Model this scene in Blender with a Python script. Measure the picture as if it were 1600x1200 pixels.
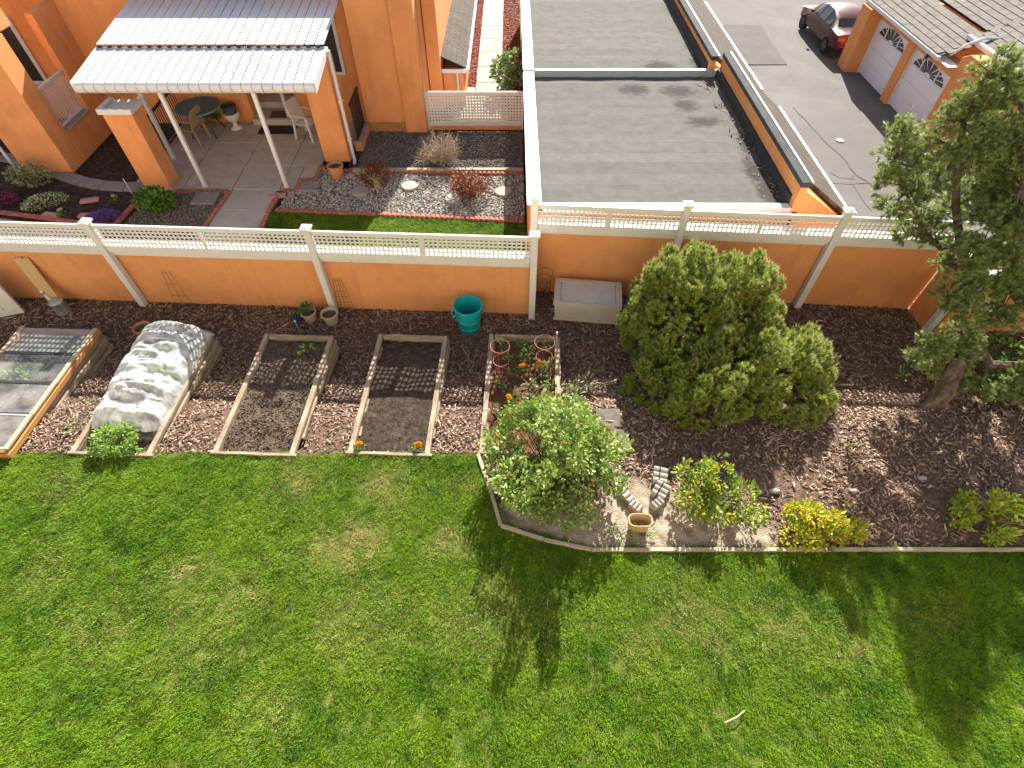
import bpy, bmesh, math, random
import numpy as np
from mathutils import Vector, Matrix, Euler
random.seed(7); RNG = np.random.default_rng(11)
for o in list(bpy.data.objects): bpy.data.objects.remove(o)
sc = bpy.context.scene; C = sc.collection
R = math.radians; PI = math.pi
# ------------------------------------------------------------------ camera, sky, sun, exposure
CAM_H, PITCH, FPX = 7.3, R(51.4), 846.0
cd = bpy.data.cameras.new('camera'); cam = bpy.data.objects.new('camera', cd); C.objects.link(cam)
cam.location = (0, 0, CAM_H); cam.rotation_euler = (PI/2 - PITCH, 0, 0)
cd.sensor_width = 36; cd.lens = FPX/1600*36; cd.clip_start = .05; cd.clip_end = 600
sc.camera = cam
SUN_EL, SUN_AZ = R(32.5), math.atan2(.205, 1)
w = bpy.data.worlds.new('World'); sc.world = w; w.use_nodes = True
nt = w.node_tree; nt.nodes.clear()
sky = nt.nodes.new('ShaderNodeTexSky'); sky.sky_type = 'NISHITA'; sky.sun_disc = False
sky.dust_density = 2.; sky.ozone_density = .6; sky.air_density = .9; sky.sun_elevation = SUN_EL; sky.sun_rotation = SUN_AZ
bg = nt.nodes.new('ShaderNodeBackground'); bg.inputs[1].default_value = .06
wo = nt.nodes.new('ShaderNodeOutputWorld'); nt.links.new(sky.outputs[0], bg.inputs[0]); nt.links.new(bg.outputs[0], wo.inputs[0])
sd = bpy.data.lights.new('sun', 'SUN'); sd.energy = 5.0; sd.angle = R(.5); sd.color = (1, .95, .87)
sun = bpy.data.objects.new('sun', sd); C.objects.link(sun)
ds = Vector((math.sin(SUN_AZ)*math.cos(SUN_EL), math.cos(SUN_AZ)*math.cos(SUN_EL), math.sin(SUN_EL)))
sun.rotation_euler = (-ds).to_track_quat('-Z', 'Y').to_euler(); sun.location = (4, 30, 20)
vs = sc.view_settings; vs.view_transform = 'Standard'; vs.look = 'None'; vs.gamma = 1; vs.use_curve_mapping = False
vs.exposure = 1.75

# ------------------------------------------------------------------ pixel -> world helpers
_c, _s = math.cos(PITCH), math.sin(PITCH)
def ray(u, v):
    a = (u-800)/FPX; b = -(v-600)/FPX
    return a, _c+b*_s, -_s+b*_c
def gz(u, v, z=0.): d = ray(u, v); t = (z-CAM_H)/d[2]; return Vector((d[0]*t, d[1]*t, z))
def gy(u, v, y): d = ray(u, v); t = y/d[1]; return Vector((d[0]*t, y, CAM_H+d[2]*t))
def gx(u, v, x): d = ray(u, v); t = x/d[0]; return Vector((x, d[1]*t, CAM_H+d[2]*t))
def sst(a, b, x): t = min(1, max(0, (x-a)/(b-a))); return t*t*(3-2*t)
def gnd(x, y): return -.42*sst(4.7, 7.0, y)          # garden ground drops towards the wall

# ------------------------------------------------------------------ materials
def NN(nt, t, **kw):
    n = nt.nodes.new(t)
    for k, v in kw.items(): setattr(n, k, v)
    return n
def mat(name, cols, scale=6, bump=.2, bscale=None, rough=.8, spec=.3, metal=0, coord='world', stretch=(1,1,1), island=False,
        instrand=False, trans=0, stain=None, detail=6, bdist=.02, alpha=None, emis=None, coat=0):
    m = bpy.data.materials.new(name); m.use_nodes = True; t = m.node_tree; t.nodes.clear(); L = t.links.new
    out = NN(t, 'ShaderNodeOutputMaterial'); p = NN(t, 'ShaderNodeBsdfPrincipled')
    if coord == 'world': co = NN(t, 'ShaderNodeNewGeometry').outputs['Position']
    else: co = NN(t, 'ShaderNodeTexCoord').outputs['Object']
    mp = NN(t, 'ShaderNodeMapping'); mp.inputs['Scale'].default_value = stretch; L(co, mp.inputs[0])
    n = NN(t, 'ShaderNodeTexNoise'); n.inputs['Scale'].default_value = scale; n.inputs['Detail'].default_value = detail; n.inputs['Roughness'].default_value = .62
    L(mp.outputs[0], n.inputs['Vector'])
    cr = NN(t, 'ShaderNodeValToRGB'); e = cr.color_ramp.elements
    fac = n.outputs[0]
    if island or instrand:
        if island: rnd = NN(t, 'ShaderNodeNewGeometry').outputs['Random Per Island']
        else: rnd = NN(t, 'ShaderNodeObjectInfo').outputs['Random']
        ma = NN(t, 'ShaderNodeMath', operation='MULTIPLY_ADD'); L(n.outputs[0], ma.inputs[0]); ma.inputs[1].default_value = .5
        mb_ = NN(t, 'ShaderNodeMath', operation='MULTIPLY_ADD'); L(rnd, mb_.inputs[0]); mb_.inputs[1].default_value = .75; mb_.inputs[2].default_value = -.12
        L(mb_.outputs[0], ma.inputs[2]); fac = ma.outputs[0]
    k = len(cols); lo, hi = (.3, .7) if not (island or instrand) else (.1, .95)
    while len(e) < k: e.new(.5)
    for i, c in enumerate(cols):
        e[i].position = lo+(hi-lo)*i/max(1, k-1); e[i].color = (*c, 1)
    L(fac, cr.inputs[0]); col = cr.outputs[0]
    if stain:
        sc_, scol, samt, thr = stain
        n2 = NN(t, 'ShaderNodeTexNoise'); n2.inputs['Scale'].default_value = sc_; n2.inputs['Detail'].default_value = 8; n2.inputs['Roughness'].default_value = .65
        L(co, n2.inputs['Vector'])
        mr = NN(t, 'ShaderNodeMapRange'); mr.inputs[1].default_value = thr; mr.inputs[2].default_value = thr+.18; mr.inputs[4].default_value = samt
        L(n2.outputs[0], mr.inputs[0])
        mx = NN(t, 'ShaderNodeMix', data_type='RGBA'); L(mr.outputs[0], mx.inputs[0]); L(col, mx.inputs[6]); mx.inputs[7].default_value = (*scol, 1); col = mx.outputs[2]
    L(col, p.inputs['Base Color'])
    p.inputs['Roughness'].default_value = rough; p.inputs['Specular IOR Level'].default_value = spec; p.inputs['Metallic'].default_value = metal
    if coat: p.inputs['Coat Weight'].default_value = coat
    if alpha is not None: p.inputs['Alpha'].default_value = alpha
    if bump:
        nb = NN(t, 'ShaderNodeTexNoise'); nb.inputs['Scale'].default_value = bscale or scale*5; nb.inputs['Detail'].default_value = 5
        L(mp.outputs[0], nb.inputs['Vector'])
        b = NN(t, 'ShaderNodeBump'); b.inputs['Strength'].default_value = bump; b.inputs['Distance'].default_value = bdist
        L(nb.outputs[0], b.inputs['Height']); L(b.outputs[0], p.inputs['Normal'])
    sh = p.outputs[0]
    if trans:
        tr = NN(t, 'ShaderNodeBsdfTranslucent'); L(col, tr.inputs[0])
        mx = NN(t, 'ShaderNodeMixShader'); mx.inputs[0].default_value = trans; L(sh, mx.inputs[1]); L(tr.outputs[0], mx.inputs[2]); sh = mx.outputs[0]
    L(sh, out.inputs[0])
    return m
M = {}
M['stucco'] = mat('stucco', [(.70,.295,.105), (.77,.34,.13)], 3, .8, 45, .9, .2, bdist=.02, stain=(.7, (.56,.23,.085), .75, .5))
M['stucco_dark'] = mat('stucco_dark', [(.30,.16,.08), (.54,.24,.09)], 5, .5, 60, .9, .2, bdist=.012)
M['vinyl'] = mat('vinyl', [(.64,.615,.56), (.70,.675,.62)], 4, .05, 40, .45, .4, stain=(2.5, (.52,.48,.4), .35, .58))
M['white_metal'] = mat('white_metal', [(.56,.57,.575), (.62,.625,.63)], 3, .03, 30, .4, .5, stain=(3, (.5,.48,.42), .5, .62))
M['dark_cap'] = mat('dark_cap', [(.05,.05,.05), (.08,.08,.08)], 4, .05, 40, .9, .1)
M['grey_metal'] = mat('grey_metal', [(.36,.38,.39), (.43,.45,.46)], 4, .05, 40, .45, .5)
M['galv'] = mat('galvanised', [(.42,.44,.45), (.66,.68,.69)], 14, .1, 40, .38, .5, metal=.8)
M['wood_grey'] = mat('wood_grey', [(.15,.11,.075), (.29,.225,.155), (.40,.325,.235)], 5, .7, 20, .85, .2, coord='object', stretch=(7,.6,7), bdist=.008, stain=(3, (.12,.09,.06), .7, .52))
M['wood_orange'] = mat('wood_orange', [(.34,.15,.045), (.50,.25,.08)], 5, .4, 20, .75, .25, coord='object', stretch=(7,.6,7), bdist=.006)
M['wood_new'] = mat('wood_new', [(.48,.30,.12), (.62,.43,.2)], 5, .3, 20, .75, .25, coord='object', stretch=(8,8,.7), bdist=.005)
M['timber'] = mat('timber', [(.26,.2,.14), (.45,.37,.27)], 5, .5, 24, .85, .2, coord='object', stretch=(.7,8,8), bdist=.008)
M['soil'] = mat('soil', [(.05,.036,.026), (.105,.078,.057), (.175,.133,.1)], 9, 1, 55, .95, .1, bdist=.04)
M['soil_dark'] = mat('soil_dark', [(.025,.018,.0135), (.065,.048,.036), (.125,.097,.076)], 12, 1, 70, .95, .1, bdist=.04)
M['soil_red'] = mat('soil_red', [(.09,.04,.022), (.19,.09,.05)], 9, 1, 55, .95, .1, bdist=.04)
M['chip'] = mat('bark_chip', [(.065,.038,.025), (.17,.103,.07), (.33,.225,.165), (.53,.41,.32)], 20, .6, 90, .85, .2, instrand=True, bdist=.01)
M['chip_red'] = mat('red_chip', [(.16,.03,.02), (.32,.085,.055)], 20, .5, 90, .85, .2, instrand=True, bdist=.01)
M['mulch'] = mat('mulch_ground', [(.07,.044,.03), (.15,.098,.07), (.25,.18,.135)], 16, 1, 60, .95, .1, bdist=.05)
M['crumb'] = mat('soil_crumb', [(.04,.03,.022), (.095,.072,.053), (.18,.14,.105)], 20, .5, 60, .95, .1, instrand=True)
M['pebble'] = mat('pebble', [(.10,.095,.085), (.24,.22,.19), (.42,.39,.34), (.6,.56,.5)], 20, .2, 60, .8, .3, instrand=True)
M['pebble_dark'] = mat('pebble_dark', [(.06,.055,.05), (.15,.13,.115), (.27,.24,.21)], 20, .2, 60, .8, .3, instrand=True)
M['gravel_base'] = mat('gravel_base', [(.06,.055,.05), (.17,.155,.135)], 40, 1, 70, .95, .1, bdist=.03)
M['concrete'] = mat('concrete', [(.38,.34,.285), (.48,.435,.37)], 3, .3, 60, .9, .2, bdist=.01, stain=(1.2, (.2,.17,.14), .6, .55))
M['concrete_light'] = mat('concrete_light', [(.27,.245,.21), (.36,.33,.285)], 4, .35, 50, .9, .2, bdist=.01, stain=(4, (.25,.22,.18), .5, .57))
M['paver_grey'] = mat('paver_grey', [(.19,.175,.16), (.28,.26,.24)], 5, .4, 50, .9, .2, bdist=.01, stain=(6, (.15,.13,.11), .5, .56))
M['brick_red'] = mat('brick_red', [(.26,.09,.06), (.42,.17,.12)], 12, .4, 60, .9, .2, instrand=False, bdist=.01)
M['paver_pink'] = mat('paver_pink', [(.36,.2,.16), (.46,.27,.22)], 8, .4, 60, .9, .2, bdist=.01)
M['teal'] = mat('teal_plastic', [(.006,.31,.33), (.012,.38,.40)], 3, .04, 30, .4, .5, stain=(5, (.1,.26,.26), .35, .6))
M['resin'] = mat('beige_resin', [(.44,.39,.32), (.5,.45,.38)], 3, .08, 60, .6, .4, stain=(4, (.3,.26,.2), .5, .6))
M['resin_lid'] = mat('grey_lid', [(.42,.40,.42), (.52,.50,.52)], 3, .08, 60, .55, .4, stain=(3, (.62,.6,.6), .6, .58))
M['pot_tan'] = mat('pot_tan', [(.38,.30,.22), (.48,.39,.30)], 6, .2, 60, .75, .3, stain=(7, (.6,.55,.48), .4, .58))
M['pot_blue'] = mat('pot_blue', [(.02,.04,.14), (.03,.06,.2)], 6, .1, 60, .35, .5)
M['terracotta'] = mat('terracotta', [(.42,.17,.08), (.52,.24,.12)], 6, .2, 60, .85, .2, stain=(7, (.6,.45,.35), .4, .58))
M['pot_ochre'] = mat('pot_ochre', [(.34,.23,.11), (.44,.31,.17)], 6, .2, 60, .8, .2, stain=(5, (.5,.43,.33), .6, .55))
M['black_metal'] = mat('black_metal', [(.02,.018,.016), (.035,.03,.028)], 6, .05, 60, .5, .4)
M['rust_wire'] = mat('rust_wire', [(.08,.05,.035), (.16,.1,.07)], 20, 0, None, .7, .3)
M['paver_old'] = mat('paver_old', [(.10,.085,.07), (.17,.15,.13)], 5, .5, 50, .95, .1, bdist=.01, stain=(6, (.08,.055,.04), .7, .5))
M['red_wire'] = mat('red_wire', [(.36,.07,.05), (.45,.11,.08)], 20, 0, None, .5, .4)
M['bark'] = mat('bark', [(.05,.034,.025), (.12,.085,.062), (.2,.15,.115)], 8, 1, 30, .9, .15, stretch=(1,1,.5), bdist=.04)
M['twig'] = mat('twig', [(.30,.23,.16), (.48,.4,.3)], 20, .2, 60, .85, .2, island=True)
M['cane'] = mat('cane', [(.10,.13,.04), (.2,.17,.08)], 20, .2, 60, .8, .2)
def leafm(n, cols, tr=.3, rough=.5, spec=.35): return mat(n, cols, 3, 0, None, rough, spec, island=True, trans=tr)
M['needle'] = leafm('pine_needle', [(.16,.235,.03), (.28,.36,.05), (.44,.47,.11)], .45, .5)
M['needle2'] = leafm('pine_needle_dull', [(.14,.20,.055), (.24,.30,.085), (.38,.41,.15)], .4, .5)
M['candle'] = leafm('pine_candle', [(.30,.22,.10), (.42,.33,.16)], .1, .7)
M['rose_leaf'] = leafm('rose_leaf', [(.08,.17,.022), (.18,.29,.05), (.30,.40,.09), (.38,.46,.17)], .22, .4, .45)
M['rose_tip'] = leafm('rose_new_leaf', [(.42,.18,.05), (.45,.32,.09)], .25)
M['gold_leaf'] = leafm('gold_leaf', [(.16,.26,.02), (.40,.43,.03), (.58,.50,.04)], .35)
M['gold_green'] = leafm('gold_green_leaf', [(.06,.15,.03), (.16,.27,.05), (.42,.42,.05)], .35)
M['orange_leaf'] = leafm('orange_leaf', [(.6,.26,.03), (.62,.36,.05)], .3)
M['leaf'] = leafm('leaf', [(.04,.12,.015), (.10,.24,.03), (.2,.36,.06)], .35)
M['leaf_light'] = leafm('leaf_light', [(.13,.27,.04), (.25,.40,.08), (.4,.5,.16)], .35)
M['leaf_pale'] = leafm('leaf_pale', [(.12,.18,.06), (.26,.3,.15), (.46,.48,.32)], .3)
M['barberry'] = leafm('barberry_leaf', [(.075,.018,.014), (.17,.035,.02), (.3,.09,.03)], .3)
M['purple'] = leafm('purple_petal', [(.13,.04,.32), (.26,.10,.52)], .25)
M['magenta'] = leafm('magenta_petal', [(.16,.01,.11), (.32,.03,.22)], .25)
M['white_petal'] = leafm('white_petal', [(.55,.55,.45), (.75,.74,.66)], .25)
M['marigold'] = leafm('marigold_petal', [(.75,.30,.01), (.85,.48,.015)], .25)
M['asphalt'] = mat('asphalt', [(.115,.107,.099), (.148,.138,.128)], .6, .5, 90, .95, .15, bdist=.01, stain=(.35, (.175,.164,.153), .7, .5))
M['asphalt_patch'] = mat('asphalt_patch', [(.09,.083,.077), (.115,.107,.1)], 1.5, .4, 90, .95, .15, bdist=.01)
M['crack'] = mat('crack_sealer', [(.07,.06,.055), (.10,.09,.08)], 5, 0, None, .8, .2)
M['earth'] = mat('earth', [(.12,.10,.07), (.2,.17,.12)], 1, .4, 20, .95, .1)
M['flash_black'] = mat('black_flashing', [(.022,.024,.028), (.05,.052,.057)], 5, .5, 60, .8, .2, bdist=.01)
M['glassd'] = mat('window_glass', [(.02,.025,.025), (.035,.04,.04)], 1, 0, None, .08, .6)
M['door_white'] = mat('door_white', [(.70,.72,.76), (.76,.78,.81)], 2, .05, 50, .5, .4)
M['mat_dark'] = mat('door_mat', [(.025,.022,.02), (.05,.045,.04)], 40, .5, 200, .95, .1)
M['mat_brown'] = mat('door_mat_brown', [(.09,.065,.045), (.14,.1,.07)], 40, .5, 200, .95, .1)
M['table_top'] = mat('table_top', [(.045,.11,.125), (.07,.145,.16)], 6, .05, 40, .6, .3)
M['table_rim'] = mat('table_rim', [(.08,.26,.22), (.12,.32,.27)], 6, .05, 40, .4, .5)
M['chair_tan'] = mat('chair_tan', [(.30,.22,.15), (.36,.27,.19)], 4, .05, 40, .6, .4)
M['chair_white'] = mat('chair_white', [(.62,.58,.52), (.7,.66,.6)], 4, .05, 40, .5, .4)
M['urn_white'] = mat('urn_white', [(.66,.62,.58), (.74,.7,.66)], 4, .1, 40, .6, .3)
M['pot_char'] = mat('pot_charcoal', [(.05,.05,.05), (.09,.088,.085)], 6, .1, 40, .7, .3)
M['car_red'] = mat('car_paint', [(.06,.006,.008), (.075,.008,.01)], 1, 0, None, .35, .4)
M['rubber'] = mat('rubber', [(.015,.015,.015), (.03,.03,.03)], 20, .1, 60, .85, .2)
M['lamp_red'] = mat('lamp_red', [(.35,.01,.01), (.4,.02,.02)], 2, 0, None, .2, .6)
M['lamp_clear'] = mat('lamp_clear', [(.6,.6,.6), (.7,.7,.7)], 2, 0, None, .15, .6)
M['plastic_white'] = mat('jug_plastic', [(.6,.6,.58), (.7,.7,.68)], 4, .05, 30, .45, .4)
M['shingle'] = mat('shingle', [(.13,.118,.103), (.21,.19,.168)], 4, .5, 70, .95, .1, coord='world', bdist=.01, stain=(2.2, (.25,.228,.2), .5, .55))

def streaks(m, col, amt, st=(5,5,.35), thr=.52):
    t = m.node_tree; L = t.links.new; p = next(n for n in t.nodes if n.type == 'BSDF_PRINCIPLED'); src = p.inputs['Base Color'].links[0].from_socket
    mp = NN(t, 'ShaderNodeMapping'); mp.inputs['Scale'].default_value = st; L(NN(t, 'ShaderNodeNewGeometry').outputs['Position'], mp.inputs[0])
    n = NN(t, 'ShaderNodeTexNoise'); n.inputs['Scale'].default_value = 1; n.inputs['Detail'].default_value = 8; n.inputs['Roughness'].default_value = .7; L(mp.outputs[0], n.inputs['Vector'])
    mr = NN(t, 'ShaderNodeMapRange'); mr.inputs[1].default_value = thr; mr.inputs[2].default_value = thr+.2; mr.inputs[4].default_value = amt; L(n.outputs[0], mr.inputs[0])
    mx = NN(t, 'ShaderNodeMix', data_type='RGBA'); L(mr.outputs[0], mx.inputs[0]); L(src, mx.inputs[6]); mx.inputs[7].default_value = (*col, 1); L(mx.outputs[2], p.inputs['Base Color'])
streaks(M['stucco'], (.48,.19,.07), .5); streaks(M['stucco'], (.78,.40,.19), .4, (2.5,2.5,.6), .55); streaks(M['vinyl'], (.46,.43,.36), .4, (9,9,1.2), .56)
def brick_mat(name, c1, c2, cm, scale, rowh, brw, axis_rot=(0,0,0), mortar=.02, stretch=(1,1,1), rough=.95):
    m = mat(name, [c1, c2], 3, .5, 70, rough, .1, bdist=.01)
    t = m.node_tree; L = t.links.new
    co = NN(t, 'ShaderNodeTexCoord'); mp = NN(t, 'ShaderNodeMapping'); mp.inputs['Rotation'].default_value = axis_rot; mp.inputs['Scale'].default_value = stretch
    L(co.outputs['Object'], mp.inputs[0])
    b = NN(t, 'ShaderNodeTexBrick'); b.inputs['Scale'].default_value = scale; b.inputs['Row Height'].default_value = rowh; b.inputs['Brick Width'].default_value = brw
    b.inputs['Mortar Size'].default_value = mortar; b.inputs['Color1'].default_value = (.93,.93,.93,1); b.inputs['Color2'].default_value = (1.08,1.08,1.08,1); b.inputs['Mortar'].default_value = (*cm, 1); b.inputs['Bias'].default_value = 0
    L(mp.outputs[0], b.inputs['Vector'])
    p = next(n for n in t.nodes if n.type == 'BSDF_PRINCIPLED'); src = p.inputs['Base Color'].links[0].from_socket
    mx = NN(t, 'ShaderNodeMix', data_type='RGBA', blend_type='MULTIPLY'); mx.inputs[0].default_value = 1; L(src, mx.inputs[6]); L(b.outputs[0], mx.inputs[7]); L(mx.outputs[2], p.inputs['Base Color'])
    return m
M['roll_roof'] = brick_mat('roll_roofing', (.095,.09,.083), (.132,.125,.116), (.85,.84,.83), 1, .42, 9, mortar=.012)
M['mansard'] = brick_mat('mansard_shingle', (.075,.064,.054), (.115,.1,.085), (.5,.48,.45), 1, .13, .3, mortar=.012)
# glazing: thin clear sheet
def glassy(name, col, tr, rough):
    m = bpy.data.materials.new(name); m.use_nodes = True; t = m.node_tree; t.nodes.clear(); L = t.links.new
    out = NN(t, 'ShaderNodeOutputMaterial'); a = NN(t, 'ShaderNodeBsdfTransparent'); a.inputs[0].default_value = (*col, 1)
    g = NN(t, 'ShaderNodeBsdfGlossy'); g.inputs['Roughness'].default_value = rough
    d = NN(t, 'ShaderNodeBsdfDiffuse'); n = NN(t, 'ShaderNodeTexNoise'); n.inputs['Scale'].default_value = 3; n.inputs['Detail'].default_value = 7
    L(NN(t, 'ShaderNodeNewGeometry').outputs['Position'], n.inputs['Vector'])
    d.inputs[0].default_value = (.5,.48,.45,1)
    fr = NN(t, 'ShaderNodeValue'); fr.outputs[0].default_value = .10
    m1 = NN(t, 'ShaderNodeMixShader'); L(fr.outputs[0], m1.inputs[0]); L(a.outputs[0], m1.inputs[1]); L(g.outputs[0], m1.inputs[2])
    mr = NN(t, 'ShaderNodeMapRange'); mr.inputs[1].default_value = .35; mr.inputs[2].default_value = .75; mr.inputs[3].default_value = tr[0]; mr.inputs[4].default_value = tr[1]; L(n.outputs[0], mr.inputs[0])
    m2 = NN(t, 'ShaderNodeMixShader'); L(mr.outputs[0], m2.inputs[0]); L(m1.outputs[0], m2.inputs[1]); L(d.outputs[0], m2.inputs[2]); L(m2.outputs[0], out.inputs[0])
    return m
M['glazing'] = glassy('cold_frame_glazing', (.95,.96,.96), (.10,.42), .03)
def veil():
    m = bpy.data.materials.new('row_cover_fabric'); m.use_nodes = True; t = m.node_tree; t.nodes.clear(); L = t.links.new
    out = NN(t, 'ShaderNodeOutputMaterial'); a = NN(t, 'ShaderNodeBsdfTransparent'); d = NN(t, 'ShaderNodeBsdfDiffuse'); d.inputs[0].default_value = (.88,.89,.88,1)
    tr = NN(t, 'ShaderNodeBsdfTranslucent'); tr.inputs[0].default_value = (.75,.77,.76,1)
    n = NN(t, 'ShaderNodeTexNoise'); n.inputs['Scale'].default_value = 4; n.inputs['Detail'].default_value = 6; n.inputs['Distortion'].default_value = 1.2
    L(NN(t, 'ShaderNodeNewGeometry').outputs['Position'], n.inputs['Vector'])
    mr = NN(t, 'ShaderNodeMapRange'); mr.inputs[1].default_value = .35; mr.inputs[2].default_value = .65; mr.inputs[3].default_value = .36; mr.inputs[4].default_value = .86; L(n.outputs[0], mr.inputs[0])
    m1 = NN(t, 'ShaderNodeMixShader'); m1.inputs[0].default_value = .45; L(d.outputs[0], m1.inputs[1]); L(tr.outputs[0], m1.inputs[2])
    m2 = NN(t, 'ShaderNodeMixShader'); L(mr.outputs[0], m2.inputs[0]); L(a.outputs[0], m2.inputs[1]); L(m1.outputs[0], m2.inputs[2]); L(m2.outputs[0], out.inputs[0])
    return m
M['veil'] = veil()
def grass_mat(name, greens, drys):
    m = bpy.data.materials.new(name); m.use_nodes = True; t = m.node_tree; t.nodes.clear(); L = t.links.new
    out = NN(t, 'ShaderNodeOutputMaterial'); p = NN(t, 'ShaderNodeBsdfPrincipled'); p.inputs['Roughness'].default_value = .55; p.inputs['Specular IOR Level'].default_value = .18
    g = NN(t, 'ShaderNodeNewGeometry'); n = NN(t, 'ShaderNodeTexNoise'); n.inputs['Scale'].default_value = 1.1; n.inputs['Detail'].default_value = 7; n.inputs['Roughness'].default_value = .65; L(g.outputs['Position'], n.inputs['Vector'])
    oi = NN(t, 'ShaderNodeObjectInfo')
    f = NN(t, 'ShaderNodeMath', operation='MULTIPLY_ADD'); L(g.outputs['Random Per Island'], f.inputs[0]); f.inputs[1].default_value = .38; nm = NN(t, 'ShaderNodeMath', operation='MULTIPLY_ADD'); nm.inputs[1].default_value = 1.9; nm.inputs[2].default_value = -.42; L(n.outputs[0], nm.inputs[0]); L(nm.outputs[0], f.inputs[2])
    f2 = NN(t, 'ShaderNodeMath', operation='MULTIPLY_ADD'); L(oi.outputs['Random'], f2.inputs[0]); f2.inputs[1].default_value = .35; L(f.outputs[0], f2.inputs[2])
    cr = NN(t, 'ShaderNodeValToRGB'); e = cr.color_ramp.elements
    while len(e) < len(greens): e.new(.5)
    for i, c in enumerate(greens): e[i].position = .4+.75*i/(len(greens)-1) if i < 1 else min(1, .4+.6*i/(len(greens)-1)); e[i].color = (*c, 1)
    L(f2.outputs[0], cr.inputs[0])
    cr2 = NN(t, 'ShaderNodeValToRGB'); e = cr2.color_ramp.elements
    e[0].color = (*drys[0], 1); e[1].color = (*drys[1], 1); L(g.outputs['Random Per Island'], cr2.inputs[0])
    at = NN(t, 'ShaderNodeAttribute', attribute_type='INSTANCER', attribute_name='dry')
    # share of dry blades inside a tuft
    su = NN(t, 'ShaderNodeMath', operation='SUBTRACT'); L(at.outputs['Fac'], su.inputs[0]); 
    rr = NN(t, 'ShaderNodeMath', operation='FRACT'); mm = NN(t, 'ShaderNodeMath', operation='MULTIPLY'); mm.inputs[1].default_value = 37.7; L(g.outputs['Random Per Island'], mm.inputs[0]); L(mm.outputs[0], rr.inputs[0]); L(rr.outputs[0], su.inputs[1])
    mr = NN(t, 'ShaderNodeMapRange'); mr.inputs[1].default_value = -.12; mr.inputs[2].default_value = .12; L(su.outputs[0], mr.inputs[0])
    mx = NN(t, 'ShaderNodeMix', data_type='RGBA'); L(mr.outputs[0], mx.inputs[0]); L(cr.outputs[0], mx.inputs[6]); L(cr2.outputs[0], mx.inputs[7])
    L(mx.outputs[2], p.inputs['Base Color']); tr = NN(t, 'ShaderNodeBsdfTranslucent'); L(mx.outputs[2], tr.inputs[0])
    ms = NN(t, 'ShaderNodeMixShader'); ms.inputs[0].default_value = .3; L(p.outputs[0], ms.inputs[1]); L(tr.outputs[0], ms.inputs[2]); L(ms.outputs[0], out.inputs[0])
    return m
M['grass'] = grass_mat('grass_blade', [(.014,.058,.001), (.042,.125,.002), (.092,.205,.004), (.165,.28,.010)], [(.36,.33,.10), (.46,.41,.17)])
M['turf'] = mat('turf_soil', [(.03,.06,.006), (.07,.11,.014), (.15,.16,.04)], 4, .8, 50, .95, .1, bdist=.03)

# ------------------------------------------------------------------ mesh helpers
class MB:
    def __init__(s): s.v = []; s.f = []
    def add(s, vs, fs):
        n = len(s.v); s.v += [tuple(v) for v in vs]; s.f += [tuple(i+n for i in f) for f in fs]; return s
    def box(s, x0, x1, y0, y1, z0, z1, mtx=None):
        vs = [Vector(p) for p in ((x0,y0,z0),(x1,y0,z0),(x1,y1,z0),(x0,y1,z0),(x0,y0,z1),(x1,y0,z1),(x1,y1,z1),(x0,y1,z1))]
        if mtx: vs = [mtx @ v for v in vs]
        return s.add(vs, [(0,3,2,1),(4,5,6,7),(0,1,5,4),(1,2,6,5),(2,3,7,6),(3,0,4,7)])
    def hexa(s, b, t):      # 4 bottom, 4 top corners
        return s.add(list(b)+list(t), [(0,3,2,1),(4,5,6,7),(0,1,5,4),(1,2,6,5),(2,3,7,6),(3,0,4,7)])
    def prism(s, pts, z0, z1, plane='xy'):
        n = len(pts)
        def P(p, z): return (p[0],p[1],z) if plane == 'xy' else ((p[0],z,p[1]) if plane == 'xz' else (z,p[0],p[1]))
        vs = [P(p, z0) for p in pts]+[P(p, z1) for p in pts]
        return s.add(vs, [tuple(range(n-1,-1,-1)), tuple(range(n,2*n))]+[(i,(i+1)%n,n+(i+1)%n,n+i) for i in range(n)])
    def tube(s, path, r, k=6, closed=False, cap=True):
        path = [Vector(p) for p in path]; n = len(path); rs = r if isinstance(r, (list, tuple)) else [r]*n
        base = len(s.v); up = None
        for i, p in enumerate(path):
            if closed: d = path[(i+1)%n]-path[i-1]
            else: d = path[min(i+1,n-1)]-path[max(i-1,0)]
            d = d.normalized() if d.length > 1e-9 else Vector((0,0,1))
            if up is None: up = Vector((0,0,1)) if abs(d.z) < .9 else Vector((1,0,0))
            a = d.cross(up); a = a.normalized() if a.length > 1e-6 else d.orthogonal().normalized(); b = a.cross(d); up = b
            for j in range(k):
                t = 2*PI*j/k; s.v.append(tuple(p+(a*math.cos(t)+b*math.sin(t))*rs[i]))
        for i in range(n if closed else n-1):
            for j in range(k):
                i2 = (i+1)%n
                s.f.append((base+i*k+j, base+i*k+(j+1)%k, base+i2*k+(j+1)%k, base+i2*k+j))
        if cap and not closed:
            s.f.append(tuple(base+j for j in range(k-1,-1,-1))); s.f.append(tuple(base+(n-1)*k+j for j in range(k)))
        return s
    def lathe(s, prof, k=24, c=(0,0,0), sx=1, sy=1, close=True):
        base = len(s.v); n = len(prof)
        for r, z in prof:
            for j in range(k): t = 2*PI*j/k; s.v.append((c[0]+r*sx*math.cos(t), c[1]+r*sy*math.sin(t), c[2]+z))
        for i in range(n-1):
            for j in range(k): s.f.append((base+i*k+j, base+i*k+(j+1)%k, base+(i+1)*k+(j+1)%k, base+(i+1)*k+j))
        if close:
            s.f.append(tuple(base+j for j in range(k-1,-1,-1))); s.f.append(tuple(base+(n-1)*k+j for j in range(k)))
        return s
    def mesh(s, name):
        me = bpy.data.meshes.new(name); me.from_pydata(s.v, [], s.f); me.update(); return me
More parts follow.
